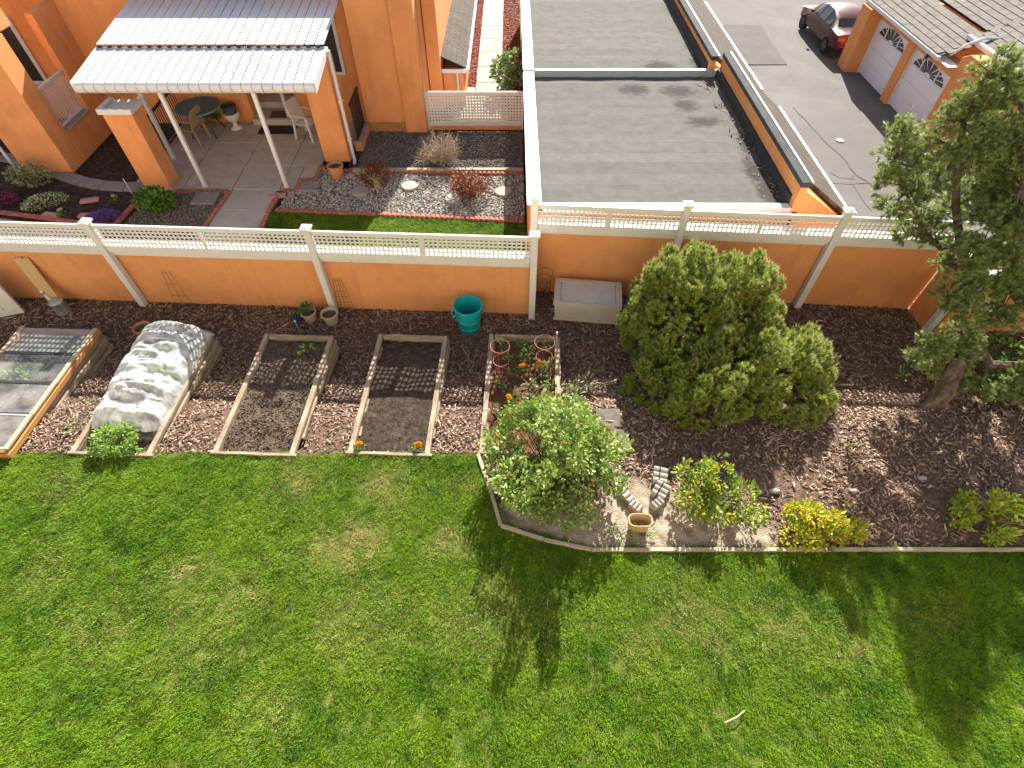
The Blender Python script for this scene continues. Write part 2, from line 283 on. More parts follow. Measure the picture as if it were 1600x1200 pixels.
def obj(name, mb, m, parent=None, smooth=False, bevel=0, loc=None):
    me = mb.mesh(name) if isinstance(mb, MB) else mb
    if m is not None and not me.materials: me.materials.append(M[m] if isinstance(m, str) else m)
    o = bpy.data.objects.new(name, me); C.objects.link(o); o.parent = parent
    if loc is not None: o.location = loc
    if smooth:
        me.polygons.foreach_set('use_smooth', [True]*len(me.polygons))
        try: me.set_sharp_from_angle(angle=R(40))
        except Exception: pass
    if bevel:
        b = o.modifiers.new('bevel', 'BEVEL'); b.width = bevel; b.segments = 1; b.limit_method = 'ANGLE'; b.angle_limit = R(40)
    return o
def thing(name, label, cat, loc=(0,0,0), rz=0, group=None):
    o = bpy.data.objects.new(name, None); C.objects.link(o); o.location = loc; o.rotation_euler = (0,0,rz); o.empty_display_size = .2
    return tag(o, label, cat, group)
def tag(o, label, cat, group=None):
    o['label'] = label; o['category'] = cat
    if group: o['group'] = group
    return o
def struct(name, mb, m, **k): o = obj(name, mb, m, **k); o['kind'] = 'structure'; return o
def stuff(o): o['kind'] = 'stuff'; return o
def copy_thing(root, loc, rz, label):
    r = root.copy(); C.objects.link(r); r.location = loc; r.rotation_euler = (0,0,rz); r['label'] = label
    for ch in root.children:
        c = ch.copy(); C.objects.link(c); c.parent = r
        for g in ch.children: d = g.copy(); C.objects.link(d); d.parent = c
    return r
def grid_mesh(name, x0, x1, y0, y1, st, zf):
    nx = max(2, int((x1-x0)/st)+1); ny = max(2, int((y1-y0)/st)+1)
    X = np.linspace(x0, x1, nx); Y = np.linspace(y0, y1, ny)
    vs = [(x, y, zf(x, y)) for y in Y for x in X]
    fs = [(j*nx+i, j*nx+i+1, (j+1)*nx+i+1, (j+1)*nx+i) for j in range(ny-1) for i in range(nx-1)]
    me = bpy.data.meshes.new(name); me.from_pydata(vs, [], fs); me.polygons.foreach_set('use_smooth', [True]*len(me.polygons)); return me
def in_poly(x, y, P):
    r = np.zeros(len(x), bool); n = len(P)
    for i in range(n):
        x1, y1 = P[i]; x2, y2 = P[i-1]
        c = ((y1 > y) != (y2 > y)) & (x < (x2-x1)*(y-y1)/((y2-y1) if y2 != y1 else 1e-9)+x1); r ^= c
    return r
from mathutils import noise as mnoise
def fbm(x, y, s=1., o=4): return mnoise.fractal(Vector((x*s, y*s, 3.3)), 1.0, 2.0, o)

# geometry-node scatter of small pieces
def template_collection(name, meshes):
    col = bpy.data.collections.new(name)
    for i, me in enumerate(meshes): col.objects.link(bpy.data.objects.new('%s_%02d' % (name, i), me))
    return col
_ng = {}
def scatter_group(col):
    g = bpy.data.node_groups.new('scatter', 'GeometryNodeTree')
    g.interface.new_socket('Geometry', in_out='INPUT', socket_type='NodeSocketGeometry'); g.interface.new_socket('Geometry', in_out='OUTPUT', socket_type='NodeSocketGeometry')
    gi = g.nodes.new('NodeGroupInput'); go = g.nodes.new('NodeGroupOutput'); ip = g.nodes.new('GeometryNodeInstanceOnPoints')
    ci = g.nodes.new('GeometryNodeCollectionInfo'); ci.inputs[0].default_value = col; ci.inputs['Separate Children'].default_value = True; ci.inputs['Reset Children'].default_value = True
    ip.inputs['Pick Instance'].default_value = True
    def na(n, t):
        a = g.nodes.new('GeometryNodeInputNamedAttribute'); a.data_type = t; a.inputs[0].default_value = n; return a.outputs[0]
    L = g.links.new
    L(gi.outputs[0], ip.inputs['Points']); L(ci.outputs[0], ip.inputs['Instance']); L(na('rot', 'FLOAT_VECTOR'), ip.inputs['Rotation']); L(na('scl', 'FLOAT'), ip.inputs['Scale']); L(na('pick', 'INT'), ip.inputs['Instance Index'])
    L(ip.outputs[0], go.inputs[0]); return g
def scatter(name, P, rot, scl, col, npick, dry=None):
    n = len(P); me = bpy.data.meshes.new(name); me.vertices.add(n); me.vertices.foreach_set('co', np.asarray(P, np.float32).ravel())
    a = me.attributes.new('rot', 'FLOAT_VECTOR', 'POINT'); a.data.foreach_set('vector', np.asarray(rot, np.float32).ravel())
    a = me.attributes.new('scl', 'FLOAT', 'POINT'); a.data.foreach_set('value', np.asarray(scl, np.float32))
    a = me.attributes.new('pick', 'INT', 'POINT'); a.data.foreach_set('value', RNG.integers(0, npick, n).astype(np.int32))
    if dry is not None: a = me.attributes.new('dry', 'FLOAT', 'POINT'); a.data.foreach_set('value', np.asarray(dry, np.float32))
    o = bpy.data.objects.new(name, me); C.objects.link(o)
    if col.name not in _ng: _ng[col.name] = scatter_group(col)
    md = o.modifiers.new('scatter', 'NODES'); md.node_group = _ng[col.name]
    return stuff(o)
def mesh_np(name, V, F, m):
    me = bpy.data.meshes.new(name); V = np.asarray(V, np.float32); F = np.asarray(F, np.int32); k = F.shape[1]
    me.vertices.add(len(V)); me.vertices.foreach_set('co', V.ravel()); me.loops.add(F.size); me.loops.foreach_set('vertex_index', F.ravel())
    me.polygons.add(len(F)); me.polygons.foreach_set('loop_start', np.arange(0, F.size, k, dtype=np.int32)); me.polygons.foreach_set('loop_total', np.full(len(F), k, np.int32))
    me.update(calc_edges=True); me.materials.append(M[m]); return me
def frames(D, spin=None):
    """rotation matrices whose z axis is D (n,3)"""
    D = D/np.linalg.norm(D, axis=1, keepdims=True); n = len(D)
    ref = np.where(np.abs(D[:, 2:3]) < .9, np.array([[0,0,1.]]), np.array([[1.,0,0]]))
    A = np.cross(ref, D); A /= np.linalg.norm(A, axis=1, keepdims=True); B = np.cross(D, A)
    t = RNG.uniform(0, 2*PI, n) if spin is None else spin
    c, s = np.cos(t)[:,None], np.sin(t)[:,None]
    A2 = A*c+B*s; B2 = -A*s+B*c
    return np.stack([A2, B2, D], axis=2)
def merge(TV, TF, P, Rm, S):
    """copies of a template (TV, TF) at points P with rotations Rm and sizes S, as arrays"""
    n = len(P); k = len(TV); V = np.einsum('nij,kj->nki', Rm, TV)*np.asarray(S).reshape(n,1,-1 if np.ndim(S) > 1 else 1)+P[:,None,:]
    F = TF[None]+(np.arange(n)*k)[:,None,None]; return V.reshape(-1,3), F.reshape(-1, TF.shape[1])
LEAF_V = np.array([(0,0,0), (.32,.35,.06), (.26,.72,.05), (0,1,-.08), (-.26,.72,.05), (-.32,.35,.06), (0,.5,-.03)], float)
LEAF_F = np.array([(0,1,6),(1,2,6),(2,3,6),(3,4,6),(4,5,6),(5,0,6)])
def leaves(P, D, size, name, m, parent=None, width=1.):
    """leaf-shaped faces at P growing along D"""
    Rm = frames(D); Rm = Rm[:, :, [0,2,1]]; Rm[:, :, 2] *= -1
    TV = LEAF_V*np.array([width,1,1]); V, F = merge(TV, LEAF_F, P, Rm, size)
    return obj(name, mesh_np(name, V, F, m), None, parent)
# ================================================================== SETTING
DRV = -2.3
mb = MB(); mb.add([(-300,-300,DRV-.06),(300,-300,DRV-.06),(300,300,DRV-.06),(-300,300,DRV-.06)], [(0,1,2,3)]); struct('ground', mb, 'earth')
def drive_z(x, y): return DRV+.02*fbm(x, y, .25, 2)
struct('driveway', grid_mesh('driveway', 5.2, 40, 7.6, 60, 1.2, drive_z), 'asphalt')
# lawn outline (meets the timber edge and the front of the beds)
EDGE = [(-.50,4.42), (-.14,3.25), (1.11,2.90)]
LAWN = [(-18,-6), (18,-6), (18,2.90)]+EDGE[::-1]+[(-18,4.42)]
mb = MB()
for q in ([(-18,-6),(18,-6),(18,2.9),(-18,2.9)], [(-18,2.9),(1.11,2.9),(-.14,3.25),(-18,3.25)], [(-18,3.25),(-.14,3.25),(-.5,4.42),(-18,4.42)]): mb.add([(x, y, 0) for x, y in q], [(0,1,2,3)])
struct('lawn', mb, 'turf')
# bark-mulched planting ground: one sheet running under the beds
SANDC = [(1.9,3.3,.75), (.9,3.25,.6), (2.7,3.2,.55), (3.3,3.15,.4), (.4,3.5,.5)]
def sandy(x, y): return max(0, min(1, max(1.35-math.hypot((x-a)/r, (y-b)/r/.8) for a, b, r in SANDC)*2))
BEDS = [(-9.15, -7.84), (-6.90, -5.60), (-4.67, -3.35), (-2.56, -1.28), (-.50, .78)]   # x of the front corners
BED_RZ = R(-2.2); BY0, BLEN, BWID = 4.46, 2.54, 1.29
def in_bed(x, y, e=.03):
    q = (y-BY0)*.038; return BY0+e < y < BY0+BLEN-e and any(a+q+e < x < b+q-e for a, b in BEDS)
def mz(x, y): return -.5 if in_bed(x, y) else gnd(x, y)-.012+.018*fbm(x, y, 2.2, 4)-(.05 if (y < 2.86 or (x < -.6 and y < 4.35)) else 0)
me = grid_mesh('mulch_bed', -15, 14, 2.4, 9.0, .09, mz)
at = me.color_attributes.new('sand', 'FLOAT_COLOR', 'POINT')
at.data.foreach_set('color', np.array([[sandy(v.co.x, v.co.y)]*3+[1] for v in me.vertices], np.float32).ravel())
m = M['mulch']; t = m.node_tree; p = next(n for n in t.nodes if n.type == 'BSDF_PRINCIPLED'); src = p.inputs['Base Color'].links[0].from_socket
va = NN(t, 'ShaderNodeVertexColor', layer_name='sand'); n = NN(t, 'ShaderNodeTexNoise'); n.inputs['Scale'].default_value = 7; n.inputs['Detail'].default_value = 8
t.links.new(NN(t, 'ShaderNodeNewGeometry').outputs['Position'], n.inputs['Vector'])
cr = NN(t, 'ShaderNodeValToRGB'); cr.color_ramp.elements[0].color = (.2,.155,.11,1); cr.color_ramp.elements[1].color = (.46,.38,.29,1); cr.color_ramp.elements[0].position = .3; cr.color_ramp.elements[1].position = .65
t.links.new(n.outputs[0], cr.inputs[0]); mx = NN(t, 'ShaderNodeMix', data_type='RGBA'); t.links.new(va.outputs[0], mx.inputs[0]); t.links.new(src, mx.inputs[6]); t.links.new(cr.outputs[0], mx.inputs[7]); t.links.new(mx.outputs[2], p.inputs['Base Color'])
struct('mulch_bed', me, 'mulch')
# terrace body below the garden and the neighbour's yard
mb = MB(); mb.box(-18, 18, -6, 7.6, DRV, -.5); mb.box(-18, .3, 7.6, 40, DRV, -.5); struct('terrace_fill', mb, 'earth')

# ---- lawn grass
def blade_tuft(seed, nb, rad, lmin, lmax, wd, lean):
    r = np.random.default_rng(seed); V = []; F = []
    la = r.uniform(0, 2*PI)
    for i in range(nb):
        q = rad*math.sqrt(r.random()); a = r.uniform(0, 2*PI); x, y = q*math.cos(a), q*math.sin(a)
        l = r.uniform(lmin, lmax); da = la+r.normal(0, .9); ln = abs(r.normal(lean, .25)); dx, dy = math.cos(da), math.sin(da)
        px, py = -dy*wd*r.uniform(.7, 1.2), dx*wd*r.uniform(.7, 1.2); b = len(V)
        hx, hy, hz = x+dx*l*.3*ln, y+dy*l*.3*ln, l*.55; tx, ty, tz = x+dx*l*.85*ln, y+dy*l*.85*ln, l*(1-.45*min(1.2, ln))
        V += [(x-px, y-py, -.01), (x+px, y+py, -.01), (hx+px*.8, hy+py*.8, hz), (hx-px*.8, hy-py*.8, hz), (tx, ty, tz)]
        F += [(b, b+1, b+2), (b, b+2, b+3), (b+3, b+2, b+4)]
    return mesh_np('tuft', V, F, 'grass')
TUFT = template_collection('grass_tuft', [blade_tuft(s, 36, .07, .03, .068, .0028, .7) for s in range(6)])
def grass_points(poly, x0, x1, y0, y1, dens):
    n = int((x1-x0)*(y1-y0)*dens); x = RNG.uniform(x0, x1, n); y = RNG.uniform(y0, y1, n); k = in_poly(x, y, poly); return x[k], y[k]
DRYC = [tuple(gz(*p)[:2])+(r, a) for p, r, a in (((545,850),.65,.75), ((700,850),.45,.55), ((290,905),.6,.5), ((470,740),.8,.4), ((600,760),.7,.4), ((740,760),.4,.3), ((90,760),.6,.25), ((330,960),1.1,.4), ((760,960),1.1,.3),
        ((560,970),.9,.35), ((1080,985),.9,.42), ((1230,985),.8,.35), ((1330,1010),.5,.35), ((160,980),.7,.3), ((1050,890),.5,.2), ((60,900),.6,.22), ((420,1110),.8,.2), ((1000,1010),.6,.3), ((1450,970),.5,.2))]
x, y = grass_points(LAWN, -11, 11, -.9, 4.5, 330)
dry = np.zeros(len(x))
for a, b, r, am in [(d[0], d[1], d[2], d[3]) for d in DRYC]: dry = np.maximum(dry, am*np.exp(-((x-a)**2+((y-b)*1.25)**2)/(2*(r*.55)**2)))
nz = np.array([fbm(a, b, 1.3, 4) for a, b in zip(x, y)]); nz2 = np.array([fbm(a+40, b, 3.5, 3) for a, b in zip(x, y)])
dry = np.clip(dry*(1.45+1.3*nz2)+.2*nz, 0, .92)
scl = .8+.35*RNG.random(len(x))+.22*nz; scl *= 1-.35*dry
ang = 2.2*nz2*PI+RNG.normal(0, .6, len(x))
scatter('grass', np.c_[x, y, np.zeros(len(x))], np.c_[RNG.normal(0, .08, len(x)), RNG.normal(0, .08, len(x)), ang], scl, TUFT, 6, dry)['label'] = 'short green lawn grass with dry straw patches'

# ---- bark chips
def chip_mesh(seed, l, wd, th, m='chip'):
    r = np.random.default_rng(seed); V = []
    for z in (-th, th):
        for sx, sy in ((-1,-1), (1,-.8), (1,.8), (-1,1)):
            V.append((sx*l*r.uniform(.75, 1.1), sy*wd*r.uniform(.5, 1.1), z*r.uniform(.5, 1.1)))
    F = [(0,3,2,1),(4,5,6,7),(0,1,5,4),(1,2,6,5),(2,3,7,6),(3,0,4,7)]
    return mesh_np('chip', V, F, m)
CHIP = template_collection('bark_chip', [chip_mesh(s, *q) for s, q in enumerate([(.03,.01,.004), (.045,.012,.005), (.02,.013,.005), (.025,.008,.004), (.06,.009,.005), (.035,.018,.006), (.016,.009,.004), (.05,.006,.004)])])
n = 118000; x = RNG.uniform(-11.5, 11, n); y = RNG.uniform(2.92, 8.75, n)
keep = ~((x < -.5) & (y < 4.45)) & (np.abs(x) < 1.6+1.28*y+.9)
keep &= ~((y < 4.42) & (x < 1.2) & in_poly(x, y, LAWN))
for a, b in BEDS:
    q = (y-BY0)*.038; keep &= ~((x > a+q-.02) & (x < b+q+.02) & (y > BY0) & (y < BY0+BLEN))
sd_ = np.array([sandy(a, b) for a, b in zip(x, y)]); keep &= RNG.random(n) > sd_*1.02; keep &= RNG.random(n) < .75+.9*np.array([fbm(a, b, 1.1, 3) for a, b in zip(x, y)])
x, y = x[keep], y[keep]; z = np.array([mz(a, b) for a, b in zip(x, y)])+.006+.012*RNG.random(len(x))
scatter('bark_mulch', np.c_[x, y, z], np.c_[RNG.normal(0, .3, len(x)), RNG.normal(0, .3, len(x)), RNG.uniform(0, 6.28, len(x))], RNG.uniform(.5, 1.15, len(x)), CHIP, 8)['label'] = 'loose brown bark chips covering the planting beds'

q = RNG.choice(len(x), 700, replace=False); q = q[(x[q] > .9) | (y[q] > 7.1)]
scatter('mulch_litter', np.c_[x[q], y[q], z[q]+.012], np.c_[RNG.normal(0,.15,len(q)), RNG.normal(0,.15,len(q)), RNG.uniform(0,6.28,len(q))], RNG.uniform(1.3, 2.3, len(q)), CHIP, 8)['label'] = 'longer bark strips and dry litter on the mulch'

# ================================================================== GARDEN WALLS AND LATTICE FENCE
def lattice(mb, x0, x1, z0, z1, y=0, pitch=.083, w=.03, th=.004):
    n = int(round((x1-x0)/pitch)); 
    for i in range(n+1): a = x0+(x1-x0)*i/n; mb.box(max(x0,a-w/2), min(x1,a+w/2), y-th, y, z0, z1)
    n = max(1, int(round((z1-z0)/pitch)))
    for i in range(n+1): a = z0+(z1-z0)*i/n; mb.box(x0, x1, y+.001, y+th, max(z0,a-w/2), min(z1,a+w/2))
def post(parent, x, z0, z1, y=-.08, w=.125):
    mb = MB(); mb.box(x-w/2, x+w/2, y-w/2, y+w/2, z0, z1); o = obj('post', mb, 'vinyl', parent, bevel=.006)
    c = MB(); h = w/2+.03; c.box(x-h, x+h, y-h, y+h, z1, z1+.03); q = w/2
    c.add([(x-h,y-h,z1+.03),(x+h,y-h,z1+.03),(x+h,y+h,z1+.03),(x-h,y+h,z1+.03),(x,y,z1+.075)], [(0,1,4),(1,2,4),(2,3,4),(3,0,4)])
    obj('post_cap', c, 'vinyl', o)
def wall_with_fence(a, b, zb, ztop, posts, label_w, label_f, seams=(), lat=(1.06,1.42), rail_top=1.51, post_top=1.55, group=None, z_ledge=None):
    a, b = Vector(a), Vector(b); d = b-a; L_ = d.length; rz = math.atan2(d.y, d.x)
    w_ = thing('garden_wall', label_w, 'wall', (a.x, a.y, zb), rz)
    mb = MB(); mb.box(0, L_, 0, .2, 0, ztop-zb); obj('stucco_face', mb, 'stucco', w_, bevel=.01)
    mb = MB(); mb.box(0, L_, -.012, -.001, 0, .09); obj('base_strip', mb, 'stucco_dark', w_)
    # white metal coping in lengths, a gap at each seam
    xs = [0]+list(seams)+[L_]
    for i in range(len(xs)-1):
        c = MB(); x0, x1 = xs[i]+.004, xs[i+1]-.004
        c.prism([(-.035,ztop-zb-.13), (-.035,ztop-zb+.01), (.0,ztop-zb+.05), (.21,ztop-zb+.06), (.235,ztop-zb-.02), (.235,ztop-zb-.13), (.205,ztop-zb-.13), (.205,ztop-zb+.004), (-.004,ztop-zb+.004), (-.004,ztop-zb-.13)], x0, x1, 'yz')
        obj('coping', c, 'vinyl', w_)
    f = thing('lattice_fence', label_f, 'fence', (a.x, a.y, zb), rz)
    for x in posts:
        if x < L_: post(f, x, .02, post_top-zb)
    for i in range(len(posts)-1):
        x0, x1 = posts[i]+.065, posts[i+1]-.065
        if x0 < -1: pass
        mb = MB(); mb.box(x0, x1, -.105, -.055, lat[1]-zb, rail_top-zb); obj('top_rail', mb, 'vinyl', f, bevel=.005)
        mb = MB(); mb.box(x0, x1, -.105, -.055, ztop-.02-zb, lat[0]-zb); obj('bottom_rail', mb, 'vinyl', f, bevel=.005)
        mb = MB(); lattice(mb, x0, x1, lat[0]-.01-zb, lat[1]+.01-zb, -.08); stuff(obj('lattice_panel', mb, 'vinyl', f))
        # lattice frame join half way along
        xm = (x0+x1)/2; mb = MB(); mb.box(xm-.03, xm+.03, -.095, -.066, lat[0]-zb, lat[1]-zb); obj('lattice_joint', mb, 'vinyl', f)
    return w_, f
def Lw(x): return 8.36-.0473*(x+7.6)
x0 = -12.5; s0 = math.hypot(x0-.36, Lw(x0)-Lw(.36))
def sL(x): return (x-x0)*math.sqrt(1+.0473**2)
wall_with_fence((x0, Lw(x0)), (.46, Lw(.46)), -.55, .93, [sL(-11.6), sL(-7.61), sL(-3.63), sL(.40)],
    'long orange stucco garden wall behind the raised beds', 'white lattice fence along the wall behind the raised beds', [sL(-7.0+1.9), sL(-3.0), sL(-1.2)])
def Rw(x): return 8.70-.072*(x-.5)
x0r = .34
def sR(x): return (x-x0r)*math.sqrt(1+.072**2)
wall_with_fence((x0r, Rw(x0r)), (8.14, Rw(8.14)), -.55, 1.18, [sR(.42), sR(3.12), sR(5.88), sR(8.2)],
    'orange stucco garden wall behind the mounded pine and storage box', 'white lattice fence in front of the flat garage roof', [sR(3.0), sR(5.6)], lat=(1.30,1.61), rail_top=1.70, post_top=1.80)
# return and short wall at the right
wr = thing('garden_wall', 'orange stucco return wall behind the leaning pine trunk', 'wall', (8.14, Rw(8.14)+.2, -.55))
mb = MB(); mb.box(0, .2, -.75, -.22, 0, 1.68); obj('stucco_face', mb, 'stucco', wr)
mb = MB(); mb.box(.2, 5.5, -.85, -.65, 0, 1.5); obj('stucco_face', mb, 'stucco', wr)
mb = MB(); mb.box(.17, 5.5, -.88, -.62, 1.5, 1.56); obj('coping', mb, 'vinyl', wr)
mb = MB(); mb.box(-.02, .2, -.75, -.23, 1.68, 1.75); obj('coping', mb, 'vinyl', wr)
mb = MB(); mb.box(.0, .125, -.89, -.765, .02, 2.25); obj('post', mb, 'vinyl', wr, bevel=.006)

# ================================================================== RAISED BEDS
BOARD = {}
def board(parent, L_, w_, h, loc, rz=0, m='wood_grey', name='board', key=None, rx=0):
    k = (round(L_,3), w_, h, m)
    if k not in BOARD:
        mb = MB(); n = max(2, int(L_/.25)); vs = []; r = random.Random(len(BOARD))
        for i in range(n+1):
            y = L_*i/n; a, b = r.uniform(-.004,.004), r.uniform(-.004,.004)
            vs += [(a,y,b),(w_+a,y,b),(w_+a,y,h+b),(a,y,h+b)]
        fs = [(0,1,2,3), tuple(4*n+i for i in (3,2,1,0))]
        for i in range(n):
            for j in range(4): fs.append((4*i+j, 4*i+4+j, 4*i+4+(j+1)%4, 4*i+(j+1)%4))
        mb.add(vs, fs); me = mb.mesh(name); me.materials.append(M[m]); BOARD[k] = me
    o = obj(name, BOARD[k], None, parent); o.location = loc; o.rotation_euler = (rx,0,rz)
    b = o.modifiers.new('bevel', 'BEVEL'); b.width = .006; b.segments = 1; b.limit_method = 'ANGLE'; b.angle_limit = R(40)
    return o
def soil_mesh(w_, L_, z, amp, s, seed): 
    return grid_mesh('soil', .06, w_-.06, .05, L_-.05, .035, lambda x, y: z+amp*fbm(x+seed, y, s, 5)+.02*math.sin(min(1,(y/L_))*PI)-.03)
def raised_bed(i, label, soil='soil', zs=-.06, amp=.035, courses=5, rearboard=True, th=.085, bw=BWID, m='wood_grey'):
    t = thing('raised_bed', label, 'raised bed', (BEDS[i][0], BY0, 0), BED_RZ, 'raised garden beds')
    h = .1
    for c in range(courses):
        z = -h*(c+1)+.055
        y0 = [0, .35, .95, 1.55, 1.95][c] if c else 0
        off = (.016 if c%2 else -.012)+random.uniform(-.008, .008)
        board(t, BLEN-y0, th, h-.022, (bw-th+off, y0, z), 0, m); board(t, BLEN-y0, th, h-.022, (off, y0, z), 0, m)
        if rearboard: board(t, bw-2*th, th*.8, h-.008, (bw-th, BLEN-th, z), R(90), m)
    board(t, bw+.06, .05, .09, (bw+.03, -.05, -.045), R(90), m)
    if soil: obj('soil', soil_mesh(bw, BLEN, zs, amp, 3.2, i*7), soil, t)
    return t
b3 = raised_bed(2, 'empty raised bed of rough tan-brown soil, one seedling at its back', 'soil', -.02, .05)
b4 = raised_bed(3, 'raised bed of fine dark soil with a marigold in each front corner', 'soil_dark', -.045, .022)
b5 = raised_bed(4, 'raised bed of reddish soil planted with seedlings and red wire cages', 'soil_red', -.05, .03)
b2 = raised_bed(1, 'raised bed under the white row cover fabric', 'soil_dark', -.03, .03, 5)
# crumbs of soil
def lump(seed, m):
    r = np.random.default_rng(seed); bm = bmesh.new(); bmesh.ops.create_icosphere(bm, subdivisions=1, radius=1)
    for v in bm.verts: v.co = Vector(v.co)*r.uniform(.6, 1.15); v.co.z *= .7
    me = bpy.data.meshes.new('lump'); bm.to_mesh(me); bm.free(); me.materials.append(M[m]); return me
CRUMB = template_collection('soil_crumb', [lump(s, 'crumb') for s in range(4)]); PEB = template_collection('pebble', [lump(s+9, 'pebble') for s in range(4)]); PEBD = template_collection('dark_pebble', [lump(s+19, 'pebble_dark') for s in range(4)])
def crumbs(i, z, amp, n, smin, smax):
    u = RNG.uniform(.1, BWID-.1, n); v = RNG.uniform(.06, BLEN-.12, n)
    zz = np.array([z+amp*fbm(a+i*7, b, 3.2, 5)+.02*math.sin(b/BLEN*PI)-.03 for a, b in zip(u, v)])
    c, s = math.cos(BED_RZ), math.sin(BED_RZ)
    P = np.c_[BEDS[i][0]+u*c-v*s, BY0+u*s+v*c, zz+.002]
    o = scatter('soil_crumbs', P, RNG.uniform(0, 6.28, (n,3)), smin+(smax-smin)*RNG.random(n)**3, CRUMB, 4); o['label'] = 'loose soil crumbs and clods'
crumbs(2, -.02, .05, 4500, .005, .03); crumbs(3, -.045, .022, 3200, .004, .013); crumbs(4, -.05, .03, 2000, .005, .018)

# cold frame over the first bed
def bed_pt(i, u, v, z=0): c, s = math.cos(BED_RZ), math.sin(BED_RZ); return Vector((BEDS[i][0]+u*c-v*s, BY0+u*s+v*c, z))
t = thing('cold_frame', 'long wooden cold frame with clear sloping lid panels over its bed', 'cold frame', (BEDS[0][0], BY0, 0), BED_RZ)
for c in range(4):
    y0 = [.0, .25, .8, 1.3][c]; z = -.1*(c+1)+.02
    board(t, BLEN+.1-y0, .085, .08, (BWID+.03+(.02 if c%2 else -.012), y0, z)); board(t, BLEN+.1-y0, .085, .092, (-.03, y0, z))
board(t, BWID-.02, .07, .38, (BWID+.03, BLEN+.05, -.4), R(90))
o = obj('soil', soil_mesh(BWID+.1, BLEN+.1, -.1, .03, 3, 3), 'soil', t)
board(t, BLEN+.13, .1, .09, (BWID+.035, -.03, .025), 0, 'wood_orange'); board(t, BLEN+.13, .1, .09, (-.035, -.03, .025), 0, 'wood_orange'); board(t, BWID+.17, .09, .13, (BWID+.135, -.075, -.01), R(90), 'wood_orange'); board(t, BWID, .06, .09, (BWID+.03, BLEN+.04, .025), R(90), 'wood_orange')
for k in range(4):
    y0, y1 = .0+k*.66, .0+(k+1)*.66-.012; z = .12+.012*(3-k)
    mb = MB(); mb.add([(0,y0+.03,z+.015),(BWID+.09,y0+.03,z+.015),(BWID+.09,y1-.03,z+.015),(0,y1-.03,z+.015)], [(0,1,2,3)]); g = obj('lid_pane', mb, 'glazing', t)
    for xa in (-.03, BWID+.045): fr = MB(); fr.box(xa, xa+.075, y0, y1, z, z+.03); obj('pane_frame', fr, 'timber', g)
    for ya, yb in ((y0, y0+.03), (y1-.022, y1)): fr = MB(); fr.box(.045, BWID+.045, ya, yb, z+.001, z+.026); obj('pane_bar', fr, 'grey_metal' if k == 0 else 'flash_black', g)
# row cover: hoops and draped translucent fabric
t = thing('row_cover', 'wrinkled white translucent fabric row cover draped over hoops', 'row cover', bed_pt(1, 0, 0), BED_RZ)
hoops = [.62, 1.12, 1.62, 2.1, 2.5]
for v in hoops:
    mb = MB(); mb.tube([(.07+(BWID-.14)*(.5-.5*math.cos(PI*k/14)), v, -.05+.46*math.sin(PI*k/14)) for k in range(15)], .009, 6); obj('hoop', mb, 'plastic_white', t)
def cov(u, v):      # u 0..1 across, v along
    a = PI*u; x = .045+(BWID-.09)*(.5-.5*math.cos(a)); sag = min(abs(v-h) for h in hoops); ht = .475-.42*sag*sag*3-.10*max(0, .7-v)+.05*fbm(v*1.7, 4.2, 1, 2)-.1*sst(1.9, .6, v)
    if v < .62: ht *= .35+.65*max(0, (v-.42)/.2)
    if v > 2.5: ht *= 1-.5*(v-2.5)/.12
    st = abs(math.sin(a)); w1 = (.045*fbm(u*3+v*1.4, v*4-u*4, 1, 4)-.10*abs(fbm(u*2.2+v*2.6, v*2.2-u*1.7, 1.1, 3))+.03+.010*math.sin(17*v+22*u+4*fbm(u*2, v*2, 1, 2))+.007*math.sin(30*v+9*math.sin(3*a)+14*u))*st
    return (x+.03*fbm(u*3, v*3+9, 1, 3), v+.02*fbm(u*5, v*3, 1, 2), max(-.035, -.03+ht*st**.75+w1))
nu, nv = 70, 120; vs = [cov(i/nu, .42+(2.62-.42)*j/nv) for j in range(nv+1) for i in range(nu+1)]
fs = [(j*(nu+1)+i, j*(nu+1)+i+1, (j+1)*(nu+1)+i+1, (j+1)*(nu+1)+i) for j in range(nv) for i in range(nu)]
mb = MB(); mb.add(vs, fs); obj('cover_fabric', mb, 'veil', t, smooth=True)

# timber lawn edging: separate lengths
te = thing('timber_edging', 'weathered timber edging between lawn and mulched shrub bed', 'edging', (-.5, 4.42, 0))
pts = [(-.53,4.40), (-.30,3.72), (-.16,3.23), (.45,3.02), (1.10,2.875), (3.3,2.875), (4.9,2.88), (7.2,2.875), (9.6,2.88), (12,2.88)]
for (xa, ya), (xb, yb) in zip(pts[:-1], pts[1:]):
    L_ = math.hypot(xb-xa, yb-ya)-.006; a = math.atan2(yb-ya, xb-xa)
    mb = MB(); mb.box(0, L_, -.028, .028, -.1, .055+random.uniform(-.006,.006)); o = obj('timber', mb, 'timber', te, bevel=.006); o.location = (xa+.5, ya-4.42, 0); o.rotation_euler = (0,0,a)
